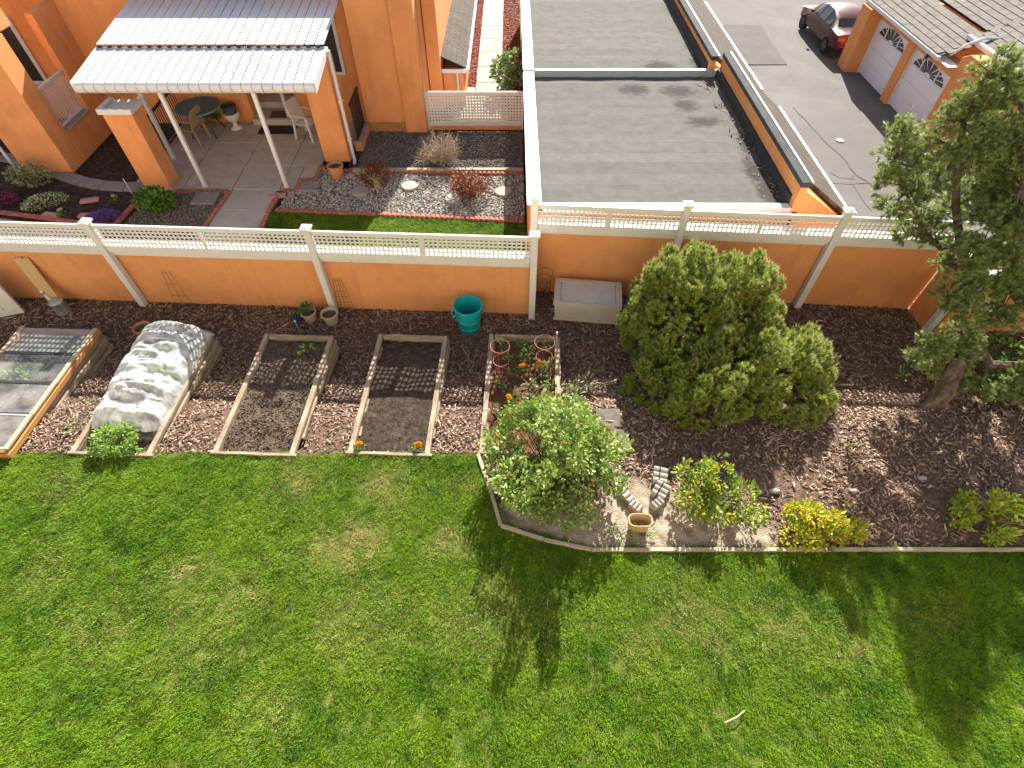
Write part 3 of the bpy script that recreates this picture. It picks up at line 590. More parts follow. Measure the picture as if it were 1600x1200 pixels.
# ================================================================== PLANTS
def unit(n, up=0.):
    d = RNG.normal(0, 1, (n,3)); d /= np.linalg.norm(d, axis=1, keepdims=True)
    if up: d[:,2] = np.abs(d[:,2])*up+d[:,2]*(1-up); d /= np.linalg.norm(d, axis=1, keepdims=True)
    return d
def shoot_template(seed, nn=30, L_=.6, rad=.52):
    """bottle-brush pine shoot along +z: many thin needles"""
    r = np.random.default_rng(seed); V = []; F = []
    for i in range(nn):
        h = r.uniform(0, 1)**.8*.9; a = r.uniform(0, 2*PI); up = .55+.9*h; d = np.array([math.cos(a), math.sin(a), up*r.uniform(.7, 1.3)]); d /= np.linalg.norm(d)
        l = rad*r.uniform(.8, 1.25); b0 = np.array([0,0,h*L_]); s = np.cross(d, [0,0,1]); s /= np.linalg.norm(s)+1e-9; s *= .04
        k = len(V); V += [b0-s, b0+s, b0+d*l*.6+s*.9, b0+d*l]; F += [(k,k+1,k+2), (k,k+2,k+3)]
    return np.array(V), np.array(F)
SHOOTS = [shoot_template(s) for s in range(3)]
def pine_foliage(P, D, S, parent, m='needle', candles=.5, name='needles'):
    Vs = []; Fs = []; off = 0; pick = RNG.integers(0, 3, len(P))
    for k in range(3):
        q = pick == k
        if not q.any(): continue
        V, F = merge(*SHOOTS[k], P[q], frames(D[q]), S[q]); Vs.append(V); Fs.append(F+off); off += len(V)
    o = obj(name, mesh_np(name, np.concatenate(Vs), np.concatenate(Fs), m), None, parent)
    q = RNG.random(len(P)) < candles
    if q.any():
        n = 5; TV = np.array([(.06*math.cos(2*PI*j/n), .06*math.sin(2*PI*j/n), .6) for j in range(n)]+[(0,0,1.35)]); TF = np.array([(j,(j+1)%n,n) for j in range(n)])
        V, F = merge(TV, TF, P[q], frames(D[q]), S[q]*RNG.uniform(.75, 1.1, q.sum())); obj('shoot_tips', mesh_np('shoot_tips', V, F, 'candle'), None, parent)
    return o
def limb(mb, a, b, r0, r1, n=6, wob=.05, k=7):
    a, b = Vector(a), Vector(b); path = []; rs = []
    for i in range(n+1):
        t = i/n; w_ = math.sin(PI*t)*wob*(b-a).length; path.append(a.lerp(b, t)+Vector((random.uniform(-w_,w_), random.uniform(-w_,w_), random.uniform(-w_,w_)*.6))); rs.append(r0+(r1-r0)*t)
    mb.tube(path, rs, k); return path
# --- mounded mugo pine: overlapping domes, covered by upright clumps of shoots
def clump_pine(name, label, base, domes, spacing, clump_r, shoots, ssize, m, upbias=.55):
    t = thing(name, label, 'shrub' if 'mounded' in label else 'tree', base); base = np.array(base)
    cand = []
    for c, r in domes:
        n = int(260*r[0]*r[1]); d = unit(n); p = np.array(c)+d*np.array(r); nn = d/np.array(r); nn /= np.linalg.norm(nn, axis=1, keepdims=True)
        ok = p[:,2] > gnd(p[0,0], c[1])-.35
        for c2, r2 in domes:
            if c2 is c: continue
            ok &= (((p-np.array(c2))/np.array(r2))**2).sum(1) >.72
        cand += list(zip(p[ok], nn[ok]))
    random.shuffle(cand); pts = []
    for p, nn in cand:
        if all(((p-q[0])**2).sum() > spacing**2 for q in pts): pts.append((p, nn))
    P = []; D = []; S = []; mbw = MB()
    for p, nn in pts:
        p = p+nn*random.uniform(-.10, .06); ax = nn*(1-upbias)+np.array([0,0,upbias]); ax /= np.linalg.norm(ax); cr = clump_r*random.uniform(.75, 1.25)
        k = int(shoots*(cr/clump_r)**2); d = unit(k); d = d[(d@nn > -.25)]; 
        q = p+d*cr*.66+ax*(d@ax)[:,None]*cr*.75
        dd = d*.55+ax*.75+RNG.normal(0, .12, d.shape); P.append(q-base); D.append(dd); S.append(ssize*RNG.uniform(.75, 1.2, len(d)))
        c0 = np.array([base[0]+(p[0]-base[0])*.35, base[1]+(p[1]-base[1])*.35, base[2]+.05]); limb(mbw, c0-base, base*0+(p-base)*np.array([.72,.72,.62]), .022, .008, 4, .06, 5)
    for c, r in domes:      # inner coat of shoots between the clumps
        n = int(330*r[0]*r[2]*2.2); d = unit(n); d[:,2] = np.where(d[:,2] < -.35, -d[:,2], d[:,2]); q = np.array(c)+d*np.array(r)*RNG.uniform(.82,.97,(n,1)); ok = q[:,2] > gnd(c[0], c[1])+.02
        for c2, r2 in domes:
            if c2 is not c: ok &= (((q-np.array(c2))/np.array(r2))**2).sum(1) > .6
        P.append(q[ok]-base); D.append(d[ok]*.6+np.array([0,0,.6])+RNG.normal(0,.2,(ok.sum(),3))); S.append(ssize*RNG.uniform(.9,1.3,ok.sum()))
    obj('branches', mbw, 'bark', t)
    pine_foliage(np.concatenate(P), np.concatenate(D), np.concatenate(S), t, m, .8)
    return t
clump_pine('mugo_pine', 'large mounded green dwarf pine in the mulch before the wall', (3.65, 6.2, gnd(3.6,6.2)),
    [((3.05,7.0,.38),(.88,.75,1.25)), ((3.85,7.05,.35),(.78,.7,1.18)), ((4.0,5.95,.05),(1.0,.75,.95)), ((2.6,5.8,-.1),(.45,.45,.7)), ((3.3,5.45,-.1),(.85,.5,.72)), ((4.85,6.1,-.05),(.5,.65,.8)), ((4.75,5.5,-.1),(.55,.45,.6))],
    .21, .165, 105, .105, 'needle', .62)
# --- leaning pine at the right
tb = gz(1455,628,gnd(7.1,5.5)); t = thing('pine_tree', 'tall open pine with gnarled leaning trunk and several limbs', 'tree', tb)
mb = MB()
def T(u, v, y): return gy(u, v, y)-tb
root = Vector((0,0,-.15))
s1 = [root, Vector((.08,.05,.25)), Vector((.12,.25,.7)), T(1500,548,6.35), T(1545,500,6.55), T(1572,440,6.7), T(1585,380,6.9), T(1600,290,7.1), T(1605,180,7.2)]
mb.tube(s1, [.21,.17,.13,.12,.105,.09,.075,.05,.03], 10)
s2 = [s1[2], T(1530,540,6.2), T(1545,570,6.0), T(1590,572,5.95), T(1660,560,5.9)]; mb.tube(s2, [.11,.09,.085,.08,.05], 8)
s3 = [s1[4], T(1520,440,6.9), T(1500,380,7.1), T(1493,320,7.5), T(1497,240,7.65), T(1510,170,7.65), T(1540,120,7.65)]; mb.tube(s3, [.08,.07,.06,.055,.045,.03,.015], 8)
s4 = [s3[2], T(1470,390,7.3), T(1440,355,7.5), T(1415,300,7.6), T(1395,240,7.6)]; mb.tube(s4, [.04,.035,.03,.02,.012], 6)
mb.tube([root, Vector((-.14,-.1,.02)), Vector((-.33,-.18,-.05))], [.12,.09,.05], 7); mb.tube([Vector((0,0,.05)), Vector((.2,-.13,.0)), Vector((.36,-.2,-.08))], [.11,.08,.04], 7)
CL = []   # foliage pads: pixel, depth, radius
for u, v, y, r in [(1560,118,7.65,.30),(1585,150,7.65,.32),(1530,160,7.65,.30),(1500,190,7.65,.30),(1545,205,7.65,.36),(1590,215,7.6,.36),(1480,225,7.65,.26),(1520,245,7.65,.34),(1570,265,7.6,.38),(1600,300,7.45,.36),(1535,300,7.6,.36),
        (1410,208,7.6,.20),(1405,240,7.6,.26),(1430,255,7.6,.26),(1390,280,7.6,.22),(1420,300,7.6,.28),(1455,285,7.6,.26),(1395,325,7.55,.20),(1440,340,7.6,.26),(1475,330,7.6,.24),(1415,365,7.55,.2),(1460,375,7.45,.2),
        (1590,345,6.9,.36),(1550,350,6.8,.34),(1520,390,6.6,.30),(1560,400,6.6,.34),(1595,410,6.7,.36),(1490,420,6.5,.24),(1530,445,6.4,.30),(1580,460,6.4,.34),(1480,460,6.4,.20),(1500,485,6.3,.28),(1560,500,6.2,.26),
        (1440,560,5.9,.18),(1475,545,6.0,.22),(1495,565,5.9,.22),(1455,540,6.0,.18),(1460,575,5.9,.20),(1485,590,5.85,.2),(1510,540,6.1,.22),(1530,600,5.75,.2),(1580,615,5.6,.24),(1555,625,5.6,.2),(1600,590,5.7,.26),(1500,520,6.2,.2),
        (1640,250,7.2,.45),(1650,350,7.0,.45),(1640,450,6.7,.42),(1650,550,6.1,.4),(1700,300,7.0,.5),(1700,430,6.6,.5),(1740,520,6.1,.45)]:
    CL.append((T(u, v, y), r))
P = []; D = []; S = []; allp = [p for s in (s1[3:], s2[1:], s3[1:], s4[1:]) for p in s]
for c, r in CL:
    near = min(allp, key=lambda p: (p-c).length); limb(mb, near, c, .028, .012, 5, .1, 5); out = (c-near); out = np.array(out.normalized() if out.length > .05 else (0,0,1))
    nsub = max(4, int(46*r*r/.09*.5))
    for k in range(nsub):      # small tufts inside the pad
        d = unit(1, .3)[0]; pc = np.array(c)+d*r*random.uniform(.45, 1.1)*np.array([1,1,.75]); limb(mb, Vector(c), Vector(pc), .011, .005, 2, .08, 4)
        kk = 8; dd = unit(kk); ax = d*.5+out*.3+np.array([0,0,.6]); P.append(pc+dd*.055); D.append(dd*.6+ax*.7); S.append(.12*RNG.uniform(.75, 1.2, kk))
obj('trunk', mb, 'bark', t, smooth=True)
pine_foliage(np.concatenate(P), np.concatenate(D), np.concatenate(S), t, 'needle2', .12, 'crown')
# --- leafy shrubs
def leafy_shrub(name, label, base, blobs, n, size, m, tips=None, stems=14, cat='shrub', upb=.35, width=1., stem_m='cane', droop=0, sr=.012):
    t = thing(name, label, cat, base); mb = MB(); P = []; D = []
    vol = np.array([b[1][0]*b[1][1]*b[1][2] for b in blobs])**(2/3); vol = vol/vol.sum()
    for (c, r), f in zip(blobs, vol):
        k = int(n*f); d = unit(k); rad = (.45+.6*RNG.random((k,1))**.6); p = np.array(c)+d*rad*np.array(r)
        sp = np.array([mnoise.noise(Vector(q)*4.5) for q in p+np.array(base)]); sp2 = np.array([mnoise.noise(Vector(q)*2.1) for q in p+np.array(base)]); kq = (sp+.8*sp2 > -.2); p = p[kq]; d = d[kq]
        ok = p[:,2] > .02; P.append(p[ok]); D.append(d[ok]*.8+RNG.normal(0, .55, (ok.sum(),3))+np.array([0,0,upb-droop]))
        for j in range(max(1, int(stems*f))):
            d1 = unit(1, .8)[0]; limb(mb, (random.uniform(-.06,.06), random.uniform(-.06,.06), 0), np.array(c)+d1*np.array(r)*.8, sr, sr*.35, 5, .06, 5)
    P = np.concatenate(P); D = np.concatenate(D)
    obj('stems', mb, stem_m, t)
    sz = size*RNG.uniform(.6, 1.25, len(P))
    if tips:
        q = RNG.random(len(P)) < tips[1]; leaves(P[q], D[q], sz[q], 'new_leaves', tips[0], t, width); P, D, sz = P[~q], D[~q], sz[~q]
    leaves(P, D, sz, 'foliage', m, t, width); return t
rose_blobs = []; rr_ = random.Random(5)
for k in range(44):
    a = rr_.uniform(0, 6.28); q = math.sqrt(rr_.random())*.92; x, y = q*math.cos(a)*.95, q*math.sin(a)*.82+.05; z = .25+rr_.random()*(1.2-.75*q); s = rr_.uniform(.16, .33)
    rose_blobs.append(((x, y, z), (s*1.1, s, s*.85)))
for a, q, z in ((.3,.3,1.45), (2.1,.35,1.5), (3.6,.25,1.6), (5.2,.5,1.3), (1.2,.5,1.35), (4.4,.6,1.15)): rose_blobs.append(((q*math.cos(a), q*math.sin(a), z), (.12,.12,.26)))
def blobs(n, rx, ry, h, smin, smax, seed):
    r = random.Random(seed); out = []
    for k in range(n):
        a = r.uniform(0, 6.28); q = math.sqrt(r.random()); s = r.uniform(smin, smax); out.append(((q*math.cos(a)*rx, q*math.sin(a)*ry, s*.6+r.random()*h*(1-.6*q*q)), (s*1.1, s, s*.75)))
    return out
lo = leafy_shrub('rose_bush', 'tall light green rose bush with arching canes spilling over lawn edging', (.62,4.0,0),
    rose_blobs, 20000, .056, 'rose_leaf', ('rose_tip', .04), 90, width=1.15)
leafy_shrub('golden_shrub', 'round golden-green shrub beside the sunken planter ring', tuple(gz(1115,778)), blobs(17, .58, .42, .5, .13, .24, 3), 4200, .065, 'gold_green', ('gold_leaf', .35), 24, width=.9)
leafy_shrub('golden_shrub', 'bright yellow shrub with a low side shoot at the timber edging', tuple(gz(1262,835)), blobs(12, .36, .3, .42, .12, .2, 8)+[((.5,-.02,.18),(.22,.16,.12)), ((.62,.05,.14),(.14,.14,.1)), ((.45,.3,.25),(.1,.1,.16))], 3200, .06, 'gold_leaf', ('orange_leaf', .1), 22, width=.9)
leafy_shrub('golden_shrub', 'loose yellow-green shrub in the shade of the leaning pine', tuple(gz(1548,815)), blobs(15, .65, .32, .4, .13, .22, 12), 3200, .07, 'gold_leaf', ('leaf_light', .3), 20, width=.85)
leafy_shrub('broadleaf_shrub', 'dark green leafy shrub beneath the leaning pine limbs', tuple(gz(1580,600,-.2)), [((0,0,.35),(.6,.45,.35)), ((.6,.1,.4),(.6,.5,.4)), ((-.1,.5,.3),(.5,.35,.3))], 2600, .07, 'leaf', None, 20)
leafy_shrub('leafy_herb', 'bushy bright green herb at the front of the fabric-covered bed', tuple(gz(186,700)), [((0,.1,.16),(.34,.24,.17)), ((-.1,-.03,.1),(.3,.2,.12)), ((.15,0,.12),(.25,.2,.13))], 2300, .055, 'leaf_light', None, 16, cat='plant', width=.8)
# plants under glass and under the fabric
for i, u, v, r, m, lab in [(0,.75,2.2,.38,'leaf','dark green crop under the rearmost cold frame pane'), (0,.5,1.62,.33,'leaf_light','light green lettuce under the second cold frame pane'), (1,.85,2.2,.35,'leaf','dark green crop at the back under the row cover'), (1,.8,1.55,.33,'leaf_light','green crop in the middle under the row cover')]:
    p = bed_pt(i, u, v, -.11); leafy_shrub('vegetable_crop', lab, tuple(p), [((0,0,.09),(r*1.25,r*.7,.1 if i == 0 else .2)), ((-.12,.05,.08),(r,r*.6,.09))], 1100, .065, m, None, 10, cat='plant')
# small seedlings
def seedling(name, label, p, n, size, m, h=.1, r=.09, group=None, flower=None, width=1.):
    t = thing(name, label, 'plant', tuple(p), random.uniform(0,6), group); a = RNG.uniform(0, 6.28, n); rr = r*RNG.random(n)**.6
    P = np.c_[rr*np.cos(a), rr*np.sin(a), h*(.35+.65*RNG.random(n))]; D = np.c_[np.cos(a), np.sin(a), RNG.uniform(.1, .9, n)]
    mb = MB()
    for q in P[:10]: mb.tube([(0,0,-.02), tuple(q*np.array([.4,.4,.7])), tuple(q)], [.005,.004,.003], 4)
    obj('stems', mb, 'cane', t); leaves(P, D, size*RNG.uniform(.6, 1.2, n), 'leaves', m, t, width)
    if flower:
        for k in range(flower[1]):
            k2 = 46; a = RNG.uniform(0, 6.28, k2); el = RNG.uniform(.0, 1.3, k2); D2 = np.c_[np.cos(a)*np.cos(el), np.sin(a)*np.cos(el), np.sin(el)]
            c = np.array([random.uniform(-.04,.04)*(k > 0), random.uniform(-.04,.04)*(k > 0), h+.05]); leaves(np.tile(c, (k2,1))+D2*.012, D2, np.full(k2, flower[2]), 'flower_head', flower[0], t, 1.1)
    return t
for i, u, v, lab in [(3,.17,.1,'orange marigold in the front corner of the dark soil bed, toward the tan soil bed'), (3,1.07,.12,'orange marigold in the front corner of the dark soil bed, toward the planted bed'), (4,.42,1.0,'tall orange marigold by the bare soil of the planted bed'), (4,.9,1.78,'bright yellow marigold in the middle of the planted bed'), (4,.6,1.72,'small amber marigold behind the red cage rings')]:
    seedling('marigold', lab, bed_pt(i, u, v, -.06), 30, .05, 'leaf', .10, .07, 'marigolds in the beds', ('marigold', 2, .045))
k = 0
for u, v, m in [(.28,2.3,'leaf_light'),(.33,2.02,'leaf_light'),(.55,2.3,'leaf'),(.72,2.15,'leaf_light'),(.78,2.35,'leaf_pale'),(1.05,2.25,'leaf_pale'),(.62,1.95,'leaf'),(1.12,1.85,'leaf_light'),(1.12,1.4,'leaf_light'),(1.12,1.0,'leaf_light'),(.75,1.4,'leaf_pale'),(.95,1.35,'leaf_pale'),(.28,1.35,'leaf_pale'),(.27,.85,'leaf_pale'),(.75,1.1,'leaf_pale'),(.95,1.05,'leaf'),(.5,1.15,'leaf'),(.7,.8,'leaf_light'),(.95,.8,'leaf_pale'),(1.0,1.6,'leaf_pale'),(.45,1.62,'leaf')]:
    seedling('seedling', 'small green seedling growing in the reddish planted bed', bed_pt(4, u, v, -.07), 26, .06, m, .13, .1, 'seedlings in the planted bed')
seedling('seedling', 'single green seedling at the back of the tan soil bed', bed_pt(2, .85, 2.2, -.04), 30, .07, 'leaf_light', .12, .11)
for p, lab, m, n in [(gz(915,600,-.1),'pale weed growing in the mulch behind the rose bush','leaf_pale',60), (gz(895,615,-.08),'low pale weed beside the planted bed and rose bush','leaf_pale',50), (gz(1005,838),'grassy green weed before the sunken ochre pot','leaf_light',40), (gz(970,835),'green weed beside the sunken ochre pot','leaf_light',24), (gz(1323,700,0),'tiny green weed alone in the sunlit bark mulch','leaf',18), (gz(1408,592,-.2),'green weed in the mulch near the pine trunk','leaf_light',20), (gz(120,668,-.05),'dry grassy weed between cold frame and row cover','leaf_pale',50), (gz(155,640,-.08),'thin weed beside the row cover boards','leaf_pale',24)]:
    seedling('weed', lab, p, n, .08, m, .12, .16, width=.5)

# ================================================================== GARDEN OBJECTS
G0 = -.42
def pot(name, label, p, r, h, m, rim=.02, taper=.72, soil='soil', cat='pot', k=28, sy=1., rot=0):
    t = thing(name, label, cat, tuple(p), rot); b = r*taper; mb = MB()
    mb.lathe([(b*.9,0), (b,.004), (r-rim*.3,h*.8), (r-rim*.3,h*.82), (r+rim*.4,h*.83), (r+rim*.4,h), (r-rim*.9,h), (r-rim*1.2,h*.8), (b*.85,.03)], k, sy=sy); obj('pot_body', mb, m, t, smooth=True)
    if soil: mb = MB(); mb.lathe([(.001,h*.78), (r*.5,h*.8), (r-rim*1.1,h*.78)], k, sy=sy, close=False); obj('potting_soil', mb, soil, t, smooth=True)
    return t
pa = gz(519,503,G0); pot('flower_pot', 'tan plastic pot of bare soil at the wall post', pa, .165, .25, 'pot_tan')
pb_ = gz(486,499,G0); pot('flower_pot', 'tan plastic pot with a leafy green plant beside the blue pot', pb_, .15, .22, 'pot_tan')
seedling('potted_plant', 'leafy green plant growing in the tan pot', pb_+Vector((0,0,.17)), 60, .08, 'leaf', .2, .12)
pc = gz(466,501,G0); pot('flower_pot', 'small dark blue glazed pot beside the tan pots', pc, .105, .17, 'pot_blue')
seedling('potted_plant', 'dark sprig growing in the small blue pot', pc+Vector((0,0,.12)), 24, .06, 'leaf', .1, .08)
pot('flower_pot', 'terracotta pot half hidden beside the row cover', gz(229,522,-.4), .16, .2, 'terracotta')
# teal bin
t = thing('garden_bin', 'teal plastic bin with moulded side handles against the wall', 'bin', tuple(gz(734,513,G0)), R(20)); t.scale = (1.08,1.08,1.08)
mb = MB(); mb.lathe([(.175,0), (.185,.01), (.235,.5), (.235,.51), (.25,.515), (.25,.56), (.262,.565), (.262,.585), (.238,.585), (.228,.52), (.176,.03), (.001,.028)], 40, close=False); obj('bin_body', mb, 'teal', t, smooth=True)
for a in (0, PI):
    mb = MB(); c, s = math.cos(a), math.sin(a); mb.tube([(c*.245+s*q[0], s*.245-c*q[0], q[1]) if i in (0,4) else (c*.285+s*q[0], s*.285-c*q[0], q[1]) for i, q in enumerate([(-.08,.50),(-.07,.44),(0,.425),(.07,.44),(.08,.50)])], .014, 6); obj('handle', mb, 'teal', t, smooth=True)
for z in (.12, .3): mb = MB(); rr = .185+.05*z/.5; mb.lathe([(rr,z-.008), (rr+.007,z), (rr,z+.008)], 40, close=False); obj('rib', mb, 'teal', t, smooth=True)
# deck storage box
fa, fb = gz(864,501,G0), gz(964,509,G0); d = fb-fa; t = thing('storage_box', 'beige resin storage box with grey recessed lid against the wall', 'storage box', tuple(fa), math.atan2(d.y, d.x)); W_, D_, H_ = d.length, .66, .47
mb = MB(); mb.hexa([(.03,.02,0),(W_-.03,.02,0),(W_-.03,D_-.02,0),(.03,D_-.02,0)], [(0,0,H_),(W_,0,H_),(W_,D_,H_),(0,D_,H_)]); obj('box_body', mb, 'resin', t, bevel=.012)
mb = MB(); mb.box(-.005, W_+.005, -.008, .02, .03, .085); obj('skirt_band', mb, 'resin', t, bevel=.006)
mb = MB(); mb.box(-.02, W_+.02, -.025, .0, H_-.03, H_+.06); mb.box(-.02, W_+.02, D_+.0, D_+.03, H_-.03, H_+.06); mb.box(-.02, .0, 0, D_, H_-.03, H_+.06); mb.box(W_, W_+.02, 0, D_, H_-.03, H_+.06)
mb.box(0, W_, 0, .03, H_+.002, H_+.06); mb.box(0, W_, D_-.06, D_, H_+.002, H_+.06); mb.box(0, .1, .03, D_-.06, H_+.002, H_+.06); mb.box(W_-.1, W_, .03, D_-.06, H_+.002, H_+.06); obj('lid_rim', mb, 'resin', t)
mb = MB(); mb.box(.1, W_-.1, .03, D_-.06, H_+.002, H_+.03); obj('lid_panel', mb, 'resin_lid', t, bevel=.01)
# white jug between storage box and pine
p = gz(975,500,G0); t = thing('plastic_jug', 'white plastic jug wedged between storage box and pine', 'jug', tuple(p)); mb = MB(); mb.lathe([(.07,0),(.085,.02),(.085,.2),(.06,.27),(.03,.3),(.03,.34)], 16); obj('jug_body', mb, 'plastic_white', t, smooth=True)
mb = MB(); mb.tube([(.03,0,.3),(.1,0,.3),(.11,0,.22),(.08,0,.16)], .012, 6); obj('handle', mb, 'plastic_white', t, smooth=True); mb = MB(); mb.lathe([(.034,.335),(.034,.365)], 12); obj('cap', mb, 'plastic_white', t)
# tomato cages
def ringpts(c, r, z, n=28, tilt=(0,0)): return [(c[0]+r*math.cos(2*PI*k/n), c[1]+r*math.sin(2*PI*k/n), z+tilt[0]*r*math.cos(2*PI*k/n)+tilt[1]*r*math.sin(2*PI*k/n)) for k in range(n)]
def cage(label, base, rings, m, w_=.006, legs=3, lean=(0,0), group=None, rz=0.3, rx=0):
    t = thing('tomato_cage', label, 'plant cage', tuple(base), rz, group); t.rotation_euler = (rx, 0, rz)
    for r, z in rings: mb = MB(); mb.tube(ringpts((lean[0]*z, lean[1]*z), r, z), w_, 5, closed=True); obj('ring', mb, m, t, smooth=True)
    for k in range(legs):
        a = 2*PI*k/legs; mb = MB(); mb.tube([(lean[0]*z+r*math.cos(a), lean[1]*z+r*math.sin(a), z) for r, z in [(rings[0][0]*.7, -.1)]+list(rings)], w_*.8, 5); obj('leg', mb, m, t)
cage('red wire cage of three rings around the pale green seedlings', bed_pt(4,.27,1.55,-.12), [(.115,.2),(.135,.48),(.16,.8)], 'red_wire', .004, lean=(0,.12))
cage('red wire cage beside the far corner post of the planted bed', bed_pt(4,1.0,1.75,-.12), [(.12,.12),(.14,.42),(.17,.75)], 'red_wire', .004, lean=(0,.08))
def lean_y(u): return Lw(gy(u,480,8.2).x)-.05
for u, v, lab, hh, k in [(552,478,'rusty square mesh trellis leaning at the wall near the pots',.85,5), (300,475,'thin rusty wire trellis leaning at the wall behind the row cover',.9,3)]:
    p = gz(u, v, G0); p.y = Lw(p.x)-.2; t = thing('wire_trellis', lab, 'trellis', tuple(p)); t.rotation_euler = (R(-10),0,R(-2.7))
    for q in range(k): mb = MB(); x = (q/(k-1)-.5); mb.tube([(x*.36-.05,0,0), (x*.16-.12,0,hh)], .004, 4); obj('upright', mb, 'rust_wire', t)
    for q in range(7 if k == 5 else 4): mb = MB(); z = hh*(.08+.86*q/(6 if k == 5 else 3)); wd = .36-.2*z/hh; x = -.05-.07*z/hh; mb.tube([(x-wd/2,-.006,z), (x+wd/2,-.006,z)], .004, 4); obj('cross_wire', mb, 'rust_wire', t)
p = gz(850,485,G0); p.y = Rw(p.x)-.26
cage('rusty stacked wire cage standing between fence post and storage box', p, [(.1,.1),(.12,.25),(.135,.4),(.15,.55),(.16,.7)], 'rust_wire', .005, 4)
# leaning planks
for k, (u0, v0, u1, v1, lab) in enumerate([(92,482,27,402,'long new timber plank leaning on the wall, farther from the watering can'), (99,482,38,402,'long new timber plank leaning on the wall, beside the watering can')]):
    a = gz(u0, v0, G0); b = gy(u1, v1, Lw(-9)-.0); b.y = Lw(b.x)-.04; d = b-a; o = MB(); 
    o.box(-.07, .07, -.02, .02, 0, d.length); ob = tag(obj('plank', o, 'wood_new', None, bevel=.004), lab, 'plank', 'planks leaning on the wall'); ob.location = a; ob.rotation_mode = 'QUATERNION'
    z = d.normalized(); x = Vector((1,.3,0)); x = (x-z*x.dot(z)).normalized(); y = z.cross(x); ob.rotation_quaternion = Matrix((x, y, z)).transposed().to_quaternion()
# watering can
t = thing('watering_can', 'galvanised metal watering can standing by the leaning planks', 'watering can', tuple(gz(101,487,G0)), R(150))
mb = MB(); mb.lathe([(.13,0),(.135,.02),(.135,.03),(.13,.04),(.125,.27),(.13,.28),(.10,.31),(.06,.325)], 28); obj('can_body', mb, 'galv', t, smooth=True)
mb = MB(); mb.tube([(.1,0,.06),(.2,0,.17),(.3,0,.33)], [.03,.022,.016], 10); sp = obj('spout', mb, 'galv', t, smooth=True); mb = MB(); mb.tube([(.3,0,.33),(.335,0,.385),(.345,0,.40)], [.016,.05,.05], 14); obj('sprinkler_rose', mb, 'galv', sp, smooth=True)
mb = MB(); mb.tube([(-.12,0,.08),(-.2,0,.15),(-.2,0,.3),(-.12,0,.38),(0,0,.4),(.07,0,.3)], .011, 8); obj('handle', mb, 'galv', t, smooth=True)
# white gate / bin at far left
t = thing('garden_gate', 'white panelled gate leaf standing open beside the planks', 'gate', tuple(gz(40,488,G0)), R(198))
mb = MB(); mb.box(0,.1,-.03,.03,.02,1.0); mb.box(1.2,1.3,-.03,.03,.02,1.0); mb.box(.1,1.2,-.03,.03,.92,1.0); mb.box(.1,1.2,-.03,.03,.02,.12); obj('gate_frame', mb, 'vinyl', t)
for k in range(6): mb = MB(); mb.box(.103+k*.183, .278+k*.183, -.018, .018, .12, .92); obj('gate_board', mb, 'vinyl', t, bevel=.004)
# sprinkler risers
for u, v, b, lab in [(869,535,gz(869,535,0),'thin white sprinkler riser at the corner of the planted bed'), (466,516,gz(467,516,-.4),'thin blue-grey riser pipe between pots and tan soil bed')]:
    t = thing('sprinkler_riser', lab, 'sprinkler', tuple(b)); mb = MB(); mb.tube([(0,0,-.2),(0,0,.22)], .009, 6); obj('riser_pipe', mb, 'grey_metal', t); mb = MB(); mb.lathe([(.012,.22),(.022,.235),(.022,.26),(.01,.275)], 10); obj('sprinkler_head', mb, 'plastic_white', t)
# stepping pavers beside the pine
for (u, v), (u2, v2), lab in [((934,668),(968,640),'grey square paver nearer the pine in the mulch path'), ((934,706),(976,672),'grey square paver next to the rose bush and planter ring')]:
    a = gz(u, v, gnd(0,4.95)); b = gz(u2, v2, gnd(0,5.1)); mb = MB(); mb.box(a.x, b.x, a.y, b.y, a.z-.05, a.z+.012); tag(obj('paver', mb, 'paver_old', None, bevel=.01), lab, 'paver', 'pavers beside the rose bush')
mb = MB(); a = gz(968,709); mb.box(0, .17, 0, .36, -.04, .05); tag(obj('concrete_block', mb, 'paver_old', None, bevel=.01, loc=a), 'narrow grey concrete block against the lower paver', 'block')
# ring of scalloped concrete edging
EP = [((958,735),(966,764)), ((968,768),(984,784)), ((984,788),(997,798)), ((1018,795),(1030,786)), ((1030,782),(1040,764)), ((1034,760),(1036,738))]
for k, (a, b) in enumerate(EP):
    a, b = gz(*a), gz(*b); d = b-a; L_ = d.length+.04; t = thing('edging_stone', 'scalloped concrete edging stone in the planter ring, '+['touching the rose bush leaves', 'second from the rose bush end', 'by the ochre pot, rose bush side', 'by the ochre pot, golden shrub side', 'doubled, second from the golden shrub end', 'doubled, touching the golden shrub'][k], 'edging', tuple(a), math.atan2(d.y, d.x), 'scalloped edging ring')
    ns = 3; pts = [(0,-.12)]; 
    for s in range(ns):
        for q in range(7): an = PI*(1-q/6); pts.append((L_*(s+.5)/ns+L_/ns/2*math.cos(an), .05+.06*math.sin(an)))
    pts.append((L_,-.12)); mb = MB(); mb.prism([(x, z) for x, z in pts], -.055, .055, 'xz'); o = obj('stone_body', mb, 'concrete_light', t)
    if k in (4, 5):
        mb = MB(); mb.prism([(x, z) for x, z in pts], .075, .15, 'xz'); obj('stone_body', mb, 'concrete_light', t)
